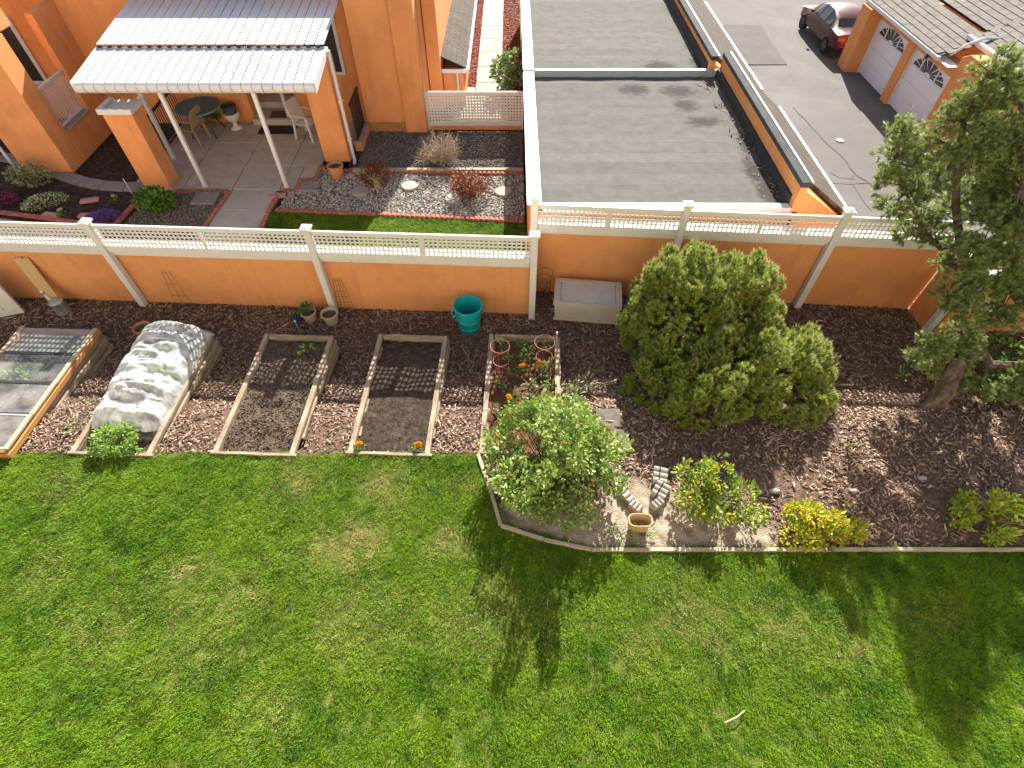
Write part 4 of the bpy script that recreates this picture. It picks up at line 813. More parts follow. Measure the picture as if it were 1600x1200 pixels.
# ochre oblong pot
p = gz(996,832); t = thing('planter_pot', 'ochre oblong ceramic pot on the sandy soil at the timber edge', 'pot', tuple(p+Vector((0,.06,0)))); mb = MB()
def ob_(r, z, n=40): return [((abs(math.cos(a))**.55)*math.copysign(1, math.cos(a))*r, (abs(math.sin(a))**.7)*math.copysign(1, math.sin(a))*r*.58, z) for a in (2*PI*k/n for k in range(n))]
rings = [ob_(.12,0), ob_(.13,.02), ob_(.155,.24), ob_(.168,.245), ob_(.17,.29), ob_(.15,.29), ob_(.14,.2), ob_(.12,.08)]; vs = [v for r in rings for v in r]; n = 40
mb.add(vs, [(i*n+j, i*n+(j+1)%n, (i+1)*n+(j+1)%n, (i+1)*n+j) for i in range(len(rings)-1) for j in range(n)]+[tuple((len(rings)-1)*n+j for j in range(n))]); obj('pot_body', mb, 'pot_ochre', t, smooth=True)
# odd bits lying on the mulch
for u, v, l, lab in [(1210,768,.16,'pale broken stick lying on mulch between golden shrubs'), (1333,768,.12,'pale chip of stone on the sunlit mulch'), (1440,748,.14,'grey rock in the shaded mulch before the pine')]:
    p = gz(u, v); bm = bmesh.new(); bmesh.ops.create_icosphere(bm, subdivisions=2, radius=1)
    for q in bm.verts: q.co = Vector((q.co.x*l*.5*(1+.3*mnoise.noise(q.co*2)), q.co.y*l*.28, q.co.z*.03+.02))
    me = bpy.data.meshes.new('rock'); bm.to_mesh(me); bm.free(); tag(obj('rock', me, 'concrete_light', None, loc=p), lab, 'rock')
mb = MB(); p = gz(1148,1122); mb.tube([(-.14,-.05,.05),(0,.0,.07),(.12,.07,.05)], [.006,.008,.006], 6); tag(obj('stick', mb, 'twig', None, loc=p), 'thin pale stick lying on the lawn', 'stick')
# ================================================================== NEIGHBOUR'S YARD
mb = MB(); mb.add([(-18,9.0,-.05),(.3,8.12,-.05),(.3,40,-.05),(-18,40,-.05)], [(0,1,2,3)]); struct('yard_ground', mb, 'soil_dark')
def sheet(name, poly, z, m):
    mb = MB(); mb.add([(x, y, z) for x, y in poly], [tuple(range(len(poly)))]); return struct(name, mb, m)
GR1 = [(-3.95,12.78),(.29,12.66),(.29,14.75),(-3.95,14.75)]; GR2 = [(-5.45,11.0),(.29,10.58),(.29,12.5),(-4.1,12.62),(-4.8,13.0),(-4.9,12.3),(-5.4,11.8)]
GR3 = [(-8.75,10.35),(-6.95,10.35),(-6.8,11.75),(-8.2,11.75),(-8.75,11.7)]
YL = [(-5.62,8.6),(.29,8.2),(.29,10.5),(-5.6,10.95)]
sheet('gravel_ground', GR1, -.034, 'gravel_base'); sheet('gravel_ground', GR2, -.03, 'gravel_base'); sheet('gravel_ground', GR3, -.032, 'gravel_base'); sheet('lawn_strip', YL, -.028, 'turf')
def pebbles(poly, n, s0, s1, col, z=-.026, lab='loose gravel'):
    P = np.array(poly); x = RNG.uniform(P[:,0].min(), P[:,0].max(), n); y = RNG.uniform(P[:,1].min(), P[:,1].max(), n); k = in_poly(x, y, poly); x, y = x[k], y[k]
    o = scatter('gravel', np.c_[x, y, np.full(len(x), z)], RNG.uniform(0, 6.28, (len(x),3)), RNG.uniform(s0, s1, len(x)), col, 4); o['label'] = lab
pebbles(GR2, 13000, .016, .034, PEB, lab='loose pale grey gravel around the stepping stones'); pebbles(GR1, 9000, .014, .03, PEBD, lab='loose dark gravel below the lattice screen'); pebbles(GR3, 3500, .014, .028, PEBD, lab='loose brown gravel beside the concrete path')
x, y = grass_points(YL, -5.7, .3, 9.2, 11, 260)
scatter('grass', np.c_[x, y, np.full(len(x), -.028)], np.c_[np.zeros(len(x)), np.zeros(len(x)), RNG.uniform(0, 6.28, len(x))], RNG.uniform(.8, 1.2, len(x)), TUFT, 6, np.full(len(x), .05)+.1*RNG.random(len(x)))['label'] = 'bright green grass of the small lawn strip'
# patio and path: separate concrete slabs
pt = struct('patio', MB().box(-9.3, -4.2, 11.9, 16.2, -.3, -.05), 'concrete')
def slab(parent, x0, x1, y0, y1, z=0., m='concrete', sk=0.):
    g = .008; mb = MB(); mb.hexa([(x0+g,y0+g,-.12),(x1-g,y0+g,-.12),(x1-g+sk,y1-g,-.12),(x0+g+sk,y1-g,-.12)], [(x0+g,y0+g,z),(x1-g,y0+g,z),(x1-g+sk,y1-g,z),(x0+g+sk,y1-g,z)]); return obj('slab', mb, m, parent, bevel=.008)
XS = [-9.25,-8.0,-6.78,-5.62,-4.85]; YS = [11.85,12.95,14.1,15.26]
for i in range(4):
    for j in range(3):
        if i == 3 and j == 0: continue
        slab(pt, XS[i], XS[i+1], YS[j], YS[j+1], .002*((i+j)%2))
slab(pt, -5.62, -5.27, 11.85, 12.95); slab(pt, -5.27, -4.9, 12.34, 12.95); slab(pt, -4.85, -4.2, 13.5, 15.26)
ph = struct('garden_path', MB().box(-6.8, -5.7, 8.6, 11.8, -.3, -.05), 'concrete')
for j in range(4): slab(ph, -6.84, -5.68, 8.55+j*.82, 8.55+(j+1)*.82, -.01)
wp = struct('walkway', MB().box(-1.05, -.35, 15.4, 40, -.3, -.05), 'concrete_light')
for j in range(18): slab(wp, -1.12, -.32, 15.4+j*1.2, 15.4+(j+1)*1.2, 0., 'concrete_light')
slab(wp, -1.75, -1.12, 15.4, 17.5, -.002, 'concrete_light')
sheet('red_mulch_ground', [(-.32,15),(.29,15),(.29,40),(-.32,40)], -.02, 'soil_red'); sheet('red_mulch_ground', [(-2.2,17.5),(-1.12,17.5),(-1.12,40),(-2.2,40)], -.02, 'soil_red')
CHR = template_collection('red_chip', [chip_mesh(s+50, *q, m='chip_red') for s, q in enumerate([(.03,.012,.005), (.04,.014,.006), (.022,.015,.006)])])
x = np.r_[RNG.uniform(-.32, .29, 2600), RNG.uniform(-1.6, -1.12, 2600)]; y = np.r_[RNG.uniform(15, 30, 2600), RNG.uniform(17.5, 30, 2600)]
scatter('bark_mulch', np.c_[x, y, np.full(len(x), -.012)], np.c_[RNG.normal(0,.3,len(x)), RNG.normal(0,.3,len(x)), RNG.uniform(0,6,len(x))], RNG.uniform(.8,1.6,len(x)), CHR, 3)['label'] = 'red bark chips along the walkway'
# curved concrete strip and pale paving at left
cs = struct('concrete_strip', MB().box(-14.6, -13.9, 13.2, 13.6, -.2, -.03), 'paver_grey')
cp = [(-8.85,11.98),(-9.4,11.98),(-10.0,12.05),(-10.6,12.22),(-11.2,12.5),(-11.8,12.85),(-12.5,13.2),(-13.3,13.4)]
for (xa, ya), (xb, yb) in zip(cp[:-1], cp[1:]):
    mb = MB(); d = Vector((xb-xa, yb-ya)); nn = Vector((-d.y, d.x)).normalized()*-.16; g = d.normalized()*.008
    q = [(xa+g.x, ya+g.y), (xb-g.x, yb-g.y), (xb-g.x-nn.x, yb-g.y-nn.y), (xa+g.x-nn.x, ya+g.y-nn.y)]; q = [(xa+g.x-nn.x*-1, ya+g.y+nn.y), (xa+g.x-nn.x, ya+g.y-nn.y), (xb-g.x-nn.x, yb-g.y-nn.y), (xb-g.x+nn.x, yb-g.y+nn.y)]
    mb.prism(q[::-1], -.1, .02); obj('slab', mb, 'paver_grey', cs)
sheet('side_paving', [(-16,8.9),(-9.3,8.9),(-9.5,10.25),(-12.2,10.8),(-16,11.2)], -.02, 'concrete_light')
# scalloped red edging
def scallop(label, pts, m='brick_red', pitch=.11, h=.07, th=.045):
    t = thing('scalloped_edging', label, 'edging', (pts[0][0], pts[0][1], -.03), 0, 'red scalloped brick edging'); mb = MB()
    for (xa, ya), (xb, yb) in zip(pts[:-1], pts[1:]):
        L_ = math.hypot(xb-xa, yb-ya); n = max(1, int(L_/pitch)); a = math.atan2(yb-ya, xb-xa)
        for k in range(n):
            mt = Matrix.Translation((xa-pts[0][0]+(xb-xa)*(k+.5)/n, ya-pts[0][1]+(yb-ya)*(k+.5)/n, 0)) @ Matrix.Rotation(a, 4, 'Z'); w_ = L_/n/2-.004
            pr = [(-w_,0),(-w_,h*.55),(-w_*.6,h*.9),(0,h),(w_*.6,h*.9),(w_,h*.55),(w_,0)]; vs = [mt @ Vector((x, y, z)) for y in (-th, th) for x, z in pr]
            mb.add(vs, [tuple(range(7)), tuple(range(13,6,-1))]+[(i, i+7, (i+1)%7+7, (i+1)%7) for i in range(7)])
    stuff(obj('edging_bricks', mb, m, t))
scallop('red scalloped brick edging along the back of the lawn strip', [(-5.5,11.0),(-3,10.82),(.27,10.56)])
scallop('red scalloped brick edging along the path beside the lawn strip', [(-5.6,8.8),(-5.62,10.9),(-5.58,11.72)])
scallop('red scalloped brick edging stepping around the square paver', [(-5.55,11.78),(-5.2,11.78),(-5.2,12.25),(-4.85,12.3),(-4.85,12.95)])
scallop('red scalloped brick edging along the path beside the brown gravel', [(-6.92,8.8),(-6.9,10.4),(-6.78,11.74)])
scallop('red scalloped brick edging before the patio post', [(-8.1,11.78),(-6.85,11.78)])
scallop('red scalloped brick edging between flower bed and brown gravel', [(-8.95,10.4),(-8.8,11.85)])
scallop('red scalloped brick edging at the front of the flower bed', [(-12.6,11.05),(-11.0,10.75),(-9.6,10.45),(-8.98,10.38)])
scallop('red scalloped brick edging below the upper dark gravel', [(-4.7,12.72),(-3.0,12.66),(.27,12.55)])
mb = MB(); mb.box(-4.0, .28, 12.63, 12.75, -.06, .06); tag(obj('timber_curb', mb, 'timber', None, bevel=.01), 'pale timber curb holding back the upper dark gravel', 'curb')
# stepping stones
for k, ((u, v), lab) in enumerate([((563,299),'round stepping stone in shade beside the first barberry'), ((640,291),'round stepping stone in the sunlit gravel between barberries'), ((709,311),'round stepping stone before the larger barberry'), ((786,300),'round stepping stone nearest the garage wall')]):
    mb = MB(); mb.lathe([(.2,-.03),(.205,.02),(.19,.035)], 26); tag(obj('stepping_stone', mb, 'concrete_light', None, smooth=True, loc=gz(u,v,0)), lab, 'stepping stone', 'round stepping stones in the gravel')
for (u, v), lab, s in [((482,291),'square grey paver beside the terracotta pot and post',.24), ((321,310),'square grey paver between shrub and concrete path',.28)]:
    mb = MB(); mb.box(-s, s, -s*.85, s*.85, -.04, .025); tag(obj('paver', mb, 'paver_grey', None, bevel=.01, loc=gz(u,v,0)), lab, 'paver', 'square pavers by the patio')
for (u, v), lab in [((140,313),'pink scalloped stone slab lying in the dark flower bed'), ((80,336),'small pink stone beside the white flowers'), ((137,337),'pink stone behind the purple flowers'), ((433,306),'pink brick corner piece at the path edge')]:
    mb = MB(); mb.box(-.2, .2, -.08, .08, -.03, .03); o = tag(obj('edging_stone', mb, 'paver_pink', None, bevel=.01, loc=gz(u,v,0)), lab, 'stone'); o.rotation_euler = (0,0,random.uniform(-.2,.3))
# plants in the yard
leafy_shrub('barberry_bush', 'smaller dark red barberry bush in the shaded gravel', tuple(gz(590,292)), [((0,0,.3),(.34,.28,.28)), ((.1,.1,.4),(.25,.25,.22)), ((-.15,0,.3),(.22,.22,.22))], 2200, .05, 'barberry', None, 30, stem_m='twig', upb=.6, width=.7)
leafy_shrub('barberry_bush', 'larger bright red barberry bush among stepping stones', tuple(gz(735,304)), [((0,0,.32),(.42,.34,.3)), ((.15,0,.3),(.34,.3,.26)), ((-.2,.05,.25),(.28,.25,.24))], 3200, .05, 'barberry', ('orange_leaf', .04), 34, stem_m='twig', upb=.6, width=.7)
p = gz(690,252); t = thing('twiggy_bush', 'bare twiggy bush before the white lattice screen', 'shrub', tuple(p)); mb = MB()
for k in range(130):
    d = unit(1, .85)[0]*np.array([.62,.5,.75]); e = Vector(d)*random.uniform(.8,1.1)+Vector((0,0,.15)); pth = limb(mb, (random.uniform(-.05,.05),random.uniform(-.05,.05),0), e, .010, .003, 5, .07, 4)
    for q in range(4): s_ = pth[random.randint(2,4)]; limb(mb, s_, s_+Vector(unit(1,.5)[0])*random.uniform(.12,.28), .005, .002, 3, .1, 3)
obj('twigs', mb, 'twig', t)
leafy_shrub('evergreen_shrub', 'bright green rounded shrub in front of the orange porch pillar', tuple(gz(250,328)), [((0,0,.28),(.36,.3,.26)), ((.12,.05,.25),(.3,.28,.22)), ((-.15,0,.25),(.28,.26,.22))], 1500, .075, 'leaf', None, 18, width=1.2)
def mound(label, p, rx, ry, h, m1, m2, frac, rz=0, n=1500, s=.032):
    t = thing('flower_mound', label, 'flowers', tuple(p), rz); d = unit(n, 1.); P = d*np.array([rx,ry,h])*RNG.uniform(.75,1.05,(n,1)); P[:,2] = np.abs(P[:,2]); q = RNG.random(n) < frac
    D = d+RNG.normal(0,.4,d.shape)+np.array([0,0,.5]); leaves(P[q], D[q], np.full(q.sum(), s), 'petals', m1, t, 1.3); leaves(P[~q], D[~q], np.full((~q).sum(), s*1.1), 'foliage', m2, t)
mound('mound of white alyssum flowers in the dark flower bed', gz(72,318), .48, .26, .2, 'white_petal', 'leaf', .42, R(28), 2200)
mound('mound of purple flowers by the red edging bricks', gz(163,342), .4, .26, .16, 'purple', 'leaf', .8, R(10), 1600)
mound('mound of magenta flowers at the end of the flower bed', gz(8,316), .34, .28, .2, 'magenta', 'leaf', .8, 0, 1400)
leafy_shrub('pale_shrub', 'loose yellow-green shrub behind the white flowers', tuple(gz(55,288)), [((0,0,.25),(.5,.3,.25))], 900, .06, 'leaf_pale', None, 10)
seedling('seedling', 'white-flowered seedling alone in the dark flower bed', gz(182,316), 26, .06, 'leaf', .1, .1, None, ('white_petal', 2, .03)); seedling('seedling', 'white-flowered seedling next to the pink stone and alyssum', gz(98,336), 22, .05, 'leaf', .08, .08, None, ('white_petal', 2, .03))
leafy_shrub('pieris_shrub', 'pale variegated shrub beside the walkway behind the lattice', tuple(gz(795,140)), [((0,0,.5),(.5,.5,.42)), ((.15,.1,.75),(.35,.35,.3))], 1300, .11, 'leaf_pale', ('leaf', .4), 14)
pot('flower_pot', 'terracotta pot with dark rim at the patio corner pillar', gz(528,276), .19, .32, 'terracotta')
t = thing('sprinkler_riser', 'thin white garden stake in the flower bed', 'sprinkler', tuple(gz(205,300))); mb = MB(); mb.tube([(0,0,-.1),(0,0,.35)], .012, 6); obj('riser_pipe', mb, 'plastic_white', t)

# ================================================================== NEIGHBOUR'S HOUSE
HT = 3.5
h = thing('stucco_house', 'orange stucco house with covered patio and recessed white door', 'house', (-6.5, 15.27, 0))
def hb(name, x0, x1, y0, y1, z0, z1, m='stucco', bevel=.012, parent=h, org=(-6.5,15.27,0)):
    mb = MB(); mb.box(x0-org[0], x1-org[0], y0-org[1], y1-org[1], z0-org[2], z1-org[2]); return obj(name, mb, m, parent, bevel=bevel)
hb('wall', -11.0, -7.2, 15.27, 15.5, -.05, HT); hb('wall', -7.4, -7.2, 15.5, 16.3, -.05, HT); hb('wall', -5.9, -3.9, 15.27, 15.5, -.05, HT); hb('wall', -5.9, -5.7, 15.5, 16.3, -.05, HT); hb('wall', -7.2, -5.9, 16.32, 16.5, -.05, HT)
hb('wall', -3.95, -2.9, 14.8, 15.265, -.05, HT); hb('pilaster', -2.9, -2.32, 14.7, 15.2, -.05, HT); hb('wall', -3.95, -2.32, 15.5, 22, .0, HT); hb('wall', -2.3, -1.95, 16.0, 22, 0, HT, 'stucco')
hb('base_course', -3.95, -2.905, 14.765, 14.798, -.05, .22, 'stucco_dark')
hb('ceiling_slab', -11, -2.32, 15.51, 22, HT+.002, HT+.2, 'white_metal')
d = hb('door', -7.0, -6.05, 16.26, 16.31, .34, 2.4, 'door_white'); 
for z0, z1 in ((.45,.75), (.85,1.3), (1.4,2.2)): hb('door_panel', -6.9, -6.15, 16.245, 16.258, z0, z1, 'door_white', parent=d, org=(0,0,0)).location = (6.5,-15.27,0)
mb = MB(); mb.lathe([(.03,0),(.035,.03),(.02,.05)], 12); o = obj('handle', mb, 'galv', d, smooth=True); o.location = (-6.95+6.5, 16.24-15.27, 1.2); o.rotation_euler = (PI/2,0,0)
hb('step', -7.19, -5.91, 15.75, 16.24, .0, .32, 'concrete'); hb('step', -7.19, -5.6, 15.05, 15.74, .003, .16, 'concrete')
# window above the railing
a = gy(503,66,15.2); wq = hb('window_frame', -5.35, -4.35, 15.2, 15.262, 1.25, 2.6, 'white_metal'); hb('pane', -5.27, -4.43, 15.185, 15.198, 1.33, 2.52, 'glassd', parent=wq, org=(0,0,0)).location = (6.5,-15.27,0)
# pillars
p2 = hb('pillar', -4.80, -4.15, 13.15, 13.72, -.02, 2.35)
p1 = thing('porch_pillar', 'square orange porch pillar with white cap before the left railing', 'pillar', (-8.58,12.15,0)); mb = MB(); mb.box(-.32,.32,-.25,.25,-.03,1.78); obj('shaft', mb, 'stucco', p1, bevel=.012)
mb = MB(); mb.box(-.37,.37,-.3,.3,1.782,1.84); mb.box(-.37,.37,-.3,-.2,1.84,1.89); mb.box(-.37,-.27,-.2,.3,1.84,1.89); mb.box(.27,.37,-.2,.3,1.84,1.89); obj('cap', mb, 'white_metal', p1)
# railings
def railing(label, a, b, z0, z1, m, pitch=.105, rad=.009, rail=.03, cat='railing'):
    a, b = Vector(a), Vector(b); d = b-a; L_ = d.length; t = thing('railing', label, cat, (a.x, a.y, z0), math.atan2(d.y, d.x)); H_ = z1-z0
    mb = MB(); mb.box(0, L_, -rail, rail, H_-.05, H_); obj('top_rail', mb, m, t); mb = MB(); mb.box(0, L_, -rail*.7, rail*.7, .04, .075); obj('bottom_rail', mb, m, t)
    n = int(L_/pitch); bm_ = MB().box(-rad, rad, -rad, rad, .075, H_-.05).mesh('baluster'); bm_.materials.append(M[m])
    for k in range(n+1): o = obj('baluster', bm_, None, t); o.location = (.02+(L_-.04)*k/n, 0, 0)
    return t
railing('black metal railing along the patio behind the round table', (-9.05,12.45,0), (-9.1,15.2,0), 0, .95, 'black_metal')
railing('black metal railing on the low wall beside the patio door', (-4.02,13.75,0), (-4.02,14.75,0), .2, 1.15, 'black_metal', .085)
hb('low_wall', -4.12, -3.92, 13.73, 14.79, -.05, .18, 'stucco'); hb('low_wall_cap', -4.15, -3.9, 13.725, 14.79, .182, .215, 'concrete_light')
# patio cover
t = thing('patio_cover', 'white metal patio cover with ribbed pans and scalloped fascia', 'patio cover', (-9.05, 11.8, 0)); n = 23; pw = 4.98/n
def pan(y0, z0, y1, z1):
    mb = MB(); w_ = pw; th = .012; pr = [(0,0),(0,.008),(.012,.008),(.02,.004),(w_-.026,.004),(w_-.026,0)]
    vs = [(x, y0, z0+z) for x, z in pr]+[(x, y1, z1+z) for x, z in pr]; k = 6
    mb.add(vs, [tuple(range(k)), tuple(range(2*k-1,k-1,-1))]+[(i, k+i, k+(i+1)%k, (i+1)%k) for i in range(k)]); me = mb.mesh('roof_pan'); me.materials.append(M['white_metal']); return me
pa_, pb2 = pan(0, 2.44, 1.3, 2.63), pan(1.33, 2.70, 3.4, 2.98)
fm = MB(); fl = pw-.012; pr = [(0,.0),(-.05,-.03),(-.065,-.1),(-.03,-.17),(.0,-.20)]
vs = [(x, a, 2.455+b) for x in (.004, fl) for a, b in pr]+[(x, a+.012, 2.455+b-.004) for x in (.004, fl) for a, b in pr]; fm.add(vs, [(i, i+1, i+6, i+5) for i in range(4)]+[(i+10, i+15, i+16, i+11) for i in range(4)]+[(i, i+10, i+11, i+1) for i in range(4)]+[(i+5, i+6, i+16, i+15) for i in range(4)]+[(4,14,19,9),(0,5,15,10)]); fm = fm.mesh('fascia_scallop'); fm.materials.append(M['white_metal'])
for k in range(n):
    o = obj('roof_pan', pa_, None, t); o.location = (k*pw,0,0); o = obj('roof_pan', pb2, None, t); o.location = (k*pw,0,0); o = obj('fascia_scallop', fm, None, t, smooth=True); o.location = (k*pw,0,0)
    mb = MB(); mb.box(k*pw+.03, k*pw+.1, 1.285, 1.325, 2.645, 2.69); obj('rib_vent', mb, 'flash_black', t)
for x in (-.012, 4.985): mb = MB(); mb.add([(x,-.06,2.27),(x,1.3,2.52),(x,1.3,2.67),(x,-.05,2.49),(x+.012,-.06,2.27),(x+.012,1.3,2.52),(x+.012,1.3,2.67),(x+.012,-.05,2.49)], [(3,2,1,0),(4,5,6,7),(0,1,5,4),(1,2,6,5),(2,3,7,6),(3,0,4,7)]); obj('side_fascia', mb, 'white_metal', t)
mb = MB(); mb.box(-.02, 5.0, 1.302, 1.326, 2.55, 2.66); obj('cross_gutter', mb, 'grey_metal', t)
mb = MB(); mb.box(.0, 4.98, .10, .18, 2.27, 2.43); obj('beam', mb, 'white_metal', t); mb = MB(); mb.box(.0, 4.98, 1.4, 1.48, 2.45, 2.6); obj('beam', mb, 'white_metal', t)
for x, y, zt in ((-7.46,11.98,2.28), (-5.47,11.95,2.28), (-8.72,13.25,2.45), (-6.2,15.2,2.45)):
    mb = MB(); mb.box(x-.042+9.05, x+.042+9.05, y-.042-11.8, y+.042-11.8, .005, zt); obj('post', mb, 'white_metal', t, bevel=.005); mb = MB(); mb.box(x-.07+9.05, x+.07+9.05, y-.05-11.8, y+.05-11.8, .004, .02); obj('post_foot', mb, 'white_metal', t)
mb = MB(); mb.tube([(5.03,1.28,2.6),(5.03,1.3,.05),(5.03,1.2,.02)], .04, 8); obj('downspout', mb, 'white_metal', t)
for z in (.6, 1.5): mb = MB(); mb.box(4.98, 5.08, 1.25, 1.35, z, z+.03); obj('downspout_strap', mb, 'white_metal', t)
# patio furniture
p = gz(308,165,.74); t = thing('round_table', 'round dark patio table with teal rim', 'table', (p.x, p.y, 0)); mb = MB(); mb.lathe([(.001,.735),(.55,.735),(.56,.725),(.56,.715)], 40, close=False); obj('table_top', mb, 'table_top', t, smooth=True); mb = MB(); mb.lathe([(.562,.69),(.575,.70),(.575,.728),(.562,.732)], 40, close=False); obj('table_rim', mb, 'table_rim', t, smooth=True)
for k in range(4): a = PI/4+k*PI/2; mb = MB(); mb.tube([(.2*math.cos(a),.2*math.sin(a),.71),(.3*math.cos(a),.3*math.sin(a),.35),(.46*math.cos(a),.46*math.sin(a),.012)], .018, 8); obj('leg', mb, 'black_metal', t, smooth=True)
def resin_chair(label, p, rz, m):
    t = thing('patio_chair', label, 'chair', (p.x, p.y, .003), rz, 'resin patio chairs')
    mb = MB(); mb.hexa([(-.24,-.24,.40),(.24,-.24,.40),(.2,.22,.37),(-.2,.22,.37)], [(-.25,-.25,.43),(.25,-.25,.43),(.21,.22,.40),(-.21,.22,.40)]); obj('seat', mb, m, t, bevel=.015)
    for sx in (-1, 1):
        mb = MB(); mb.hexa([(sx*.26-.03,-.27,0),(sx*.26+.03,-.27,0),(sx*.26+.03,-.22,0),(sx*.26-.03,-.22,0)], [(sx*.25-.03,-.24,.64),(sx*.25+.03,-.24,.64),(sx*.25+.03,-.17,.64),(sx*.25-.03,-.17,.64)]); obj('leg', mb, m, t, bevel=.01)
        mb = MB(); mb.hexa([(sx*.24-.03,.27,0),(sx*.24+.03,.27,0),(sx*.24+.03,.32,0),(sx*.24-.03,.32,0)], [(sx*.23-.03,.2,.45),(sx*.23+.03,.2,.45),(sx*.23+.03,.26,.45),(sx*.23-.03,.26,.45)]); obj('leg', mb, m, t, bevel=.01)
        mb = MB(); mb.hexa([(sx*.26-.035,-.25,.642),(sx*.26+.035,-.25,.642),(sx*.25+.03,.26,.63),(sx*.25-.03,.26,.63)], [(sx*.26-.035,-.25,.67),(sx*.26+.035,-.25,.67),(sx*.25+.03,.26,.66),(sx*.25-.03,.26,.66)]); obj('arm', mb, m, t, bevel=.01)
        mb = MB(); mb.hexa([(sx*.225-.025,.2,.42),(sx*.225+.025,.2,.42),(sx*.225+.025,.24,.42),(sx*.225-.025,.24,.42)], [(sx*.2-.025,.34,.9),(sx*.2+.025,.34,.9),(sx*.2+.025,.37,.9),(sx*.2-.025,.37,.9)]); obj('back_post', mb, m, t)
    for k in range(5): x = -.14+k*.07; mb = MB(); mb.hexa([(x-.025,.205,.45),(x+.025,.205,.45),(x+.025,.225,.45),(x-.025,.225,.45)], [(x-.025,.335,.86),(x+.025,.335,.86),(x+.025,.355,.86),(x-.025,.355,.86)]); obj('back_slat', mb, m, t)
    mb = MB(); mb.hexa([(-.18,.33,.85),(.18,.33,.85),(.18,.36,.85),(-.18,.36,.85)], [(-.17,.345,.93),(.17,.345,.93),(.17,.375,.93),(-.17,.375,.93)]); obj('back_rail', mb, m, t, bevel=.01); return t
resin_chair('tan resin chair turned toward the round table near the railing', gz(308,222), R(-100), 'chair_tan'); resin_chair('tan resin chair tucked behind the round table', gz(292,205)+Vector((.1,.9,0)), R(10), 'chair_tan')
resin_chair('white resin chair beside the doormat and pillar', gz(486,214), R(70), 'chair_white')
p = gz(370,200); t = thing('urn', 'white footed urn planter beside the round table', 'planter', tuple(p)); mb = MB(); mb.lathe([(.15,0),(.15,.03),(.07,.08),(.05,.16),(.12,.22),(.2,.32),(.22,.42),(.2,.43),(.16,.34),(.001,.33)], 28, close=False); obj('urn_body', mb, 'urn_white', t, smooth=True)
pot('flower_pot', 'charcoal pot set in the white urn', p+Vector((0,0,.34)), .19, .28, 'pot_char')
seedling('potted_plant', 'yellow-green strappy plant beneath the round table', gz(335,196), 60, .2, 'gold_green', .3, .16, width=.35)
for (x0, x1, y0, y1, z), m, lab in [((-6.95,-5.95,14.55,15.0,.004), 'mat_dark', 'black doormat on the patio below the step'), ((-6.75,-6.1,15.15,15.55,.164), 'mat_brown', 'brown doormat on the lower step')]:
    mb = MB(); mb.box(x0, x1, y0, y1, z, z+.014); tag(obj('doormat', mb, m, None, bevel=.004), lab, 'doormat')
# white lattice privacy screen
t = thing('lattice_screen', 'white lattice privacy screen between house pilaster and garage', 'screen', (-2.3, 14.85, 0)); mb = MB(); lattice(mb, .04, 2.56, .2, .9, 0, .078, .045); stuff(obj('lattice_panel', mb, 'vinyl', t))
for n_, b in (('top_rail',(0,2.6,-.03,.03,.9,.99)), ('bottom_rail',(0,2.6,-.03,.03,.10,.2)), ('side_post',(-.02,.04,-.035,.035,.0,.985)), ('side_post',(2.56,2.6,-.035,.035,.0,.985))): mb = MB(); mb.box(*b); obj(n_, mb, 'vinyl', t, bevel=.005)
mb = MB(); mb.box(-2.3, .29, 14.9, 15.05, -.05, .09); tag(obj('curb', mb, 'stucco', None), 'low orange stucco curb under the lattice screen', 'curb')
# low porch roof behind the screen
t = thing('porch_roof', 'small shingled porch with white gutter beside the walkway', 'porch', (-1.55, 16.2, 0)); mb = MB(); mb.box(-.38,.18,.1,7,0,.95); obj('wall', mb, 'stucco', t)
mb = MB(); mb.hexa([(-.4,.0,1.3),(.3,.0,1.0),(.3,7,1.0),(-.4,7,1.3)], [(-.4,.0,1.34),(.3,.0,1.04),(.3,7,1.04),(-.4,7,1.34)]); obj('roof', mb, 'mansard', t)
mb = MB(); mb.box(.3,.36,-.04,7,.95,1.05); mb.box(-.4,.3,-.06,-.01,.93,1.03); obj('gutter', mb, 'white_metal', t); mb = MB(); mb.tube([(.02,-.03,.95),(.02,-.03,.05)], .03, 8); obj('downspout', mb, 'white_metal', t)
# adjoining house at the far left
h2 = thing('stucco_house', 'orange stucco house with white balcony railing at the left', 'house', (-12, 14, 0)); o2 = (-12,14,0)
def h2b(name, *a, **k): return hb(name, *a, parent=h2, org=o2, **k)
h2b('wall', -18, -11.0, 15.55, 15.8, -.05, HT); h2b('pillar', -12.2, -11.0, 12.62, 13.2, -.03, 2.9); h2b('half_wall', -11.2, -11.0, 13.2, 14.35, -.03, .72); h2b('sill', -11.24, -10.96, 13.205, 14.345, .722, .77, 'concrete_light'); h2b('wall', -11.2, -11.0, 14.35, 15.545, -.03, 2.9)
h2b('pillar', -15.2, -14.3, 13.6, 14.2, -.03, 2.6); h2b('beam', -18, -11.0, 13.21, 13.6, 2.92, 3.4)
w2 = h2b('window_frame', -14.2, -12.5, 15.48, 15.545, .9, 2.5, 'white_metal'); hb('pane', -14.1, -13.4, 15.46, 15.478, 1.0, 2.4, 'glassd', parent=w2, org=(0,0,0)).location = (12,-14,0); hb('pane', -13.32, -12.6, 15.46, 15.478, 1.0, 2.4, 'glassd', parent=w2, org=(0,0,0)).location = (12,-14,0)
mb = MB(); mb.tube([(-.3,-1.46,2.9),(-.3,-1.46,.05)], .035, 8); obj('downspout', mb, 'white_metal', h2); mb = MB(); mb.tube([(-2.3,-.45,2.6),(-2.3,-.45,.05)], .035, 8); obj('downspout', mb, 'white_metal', h2)
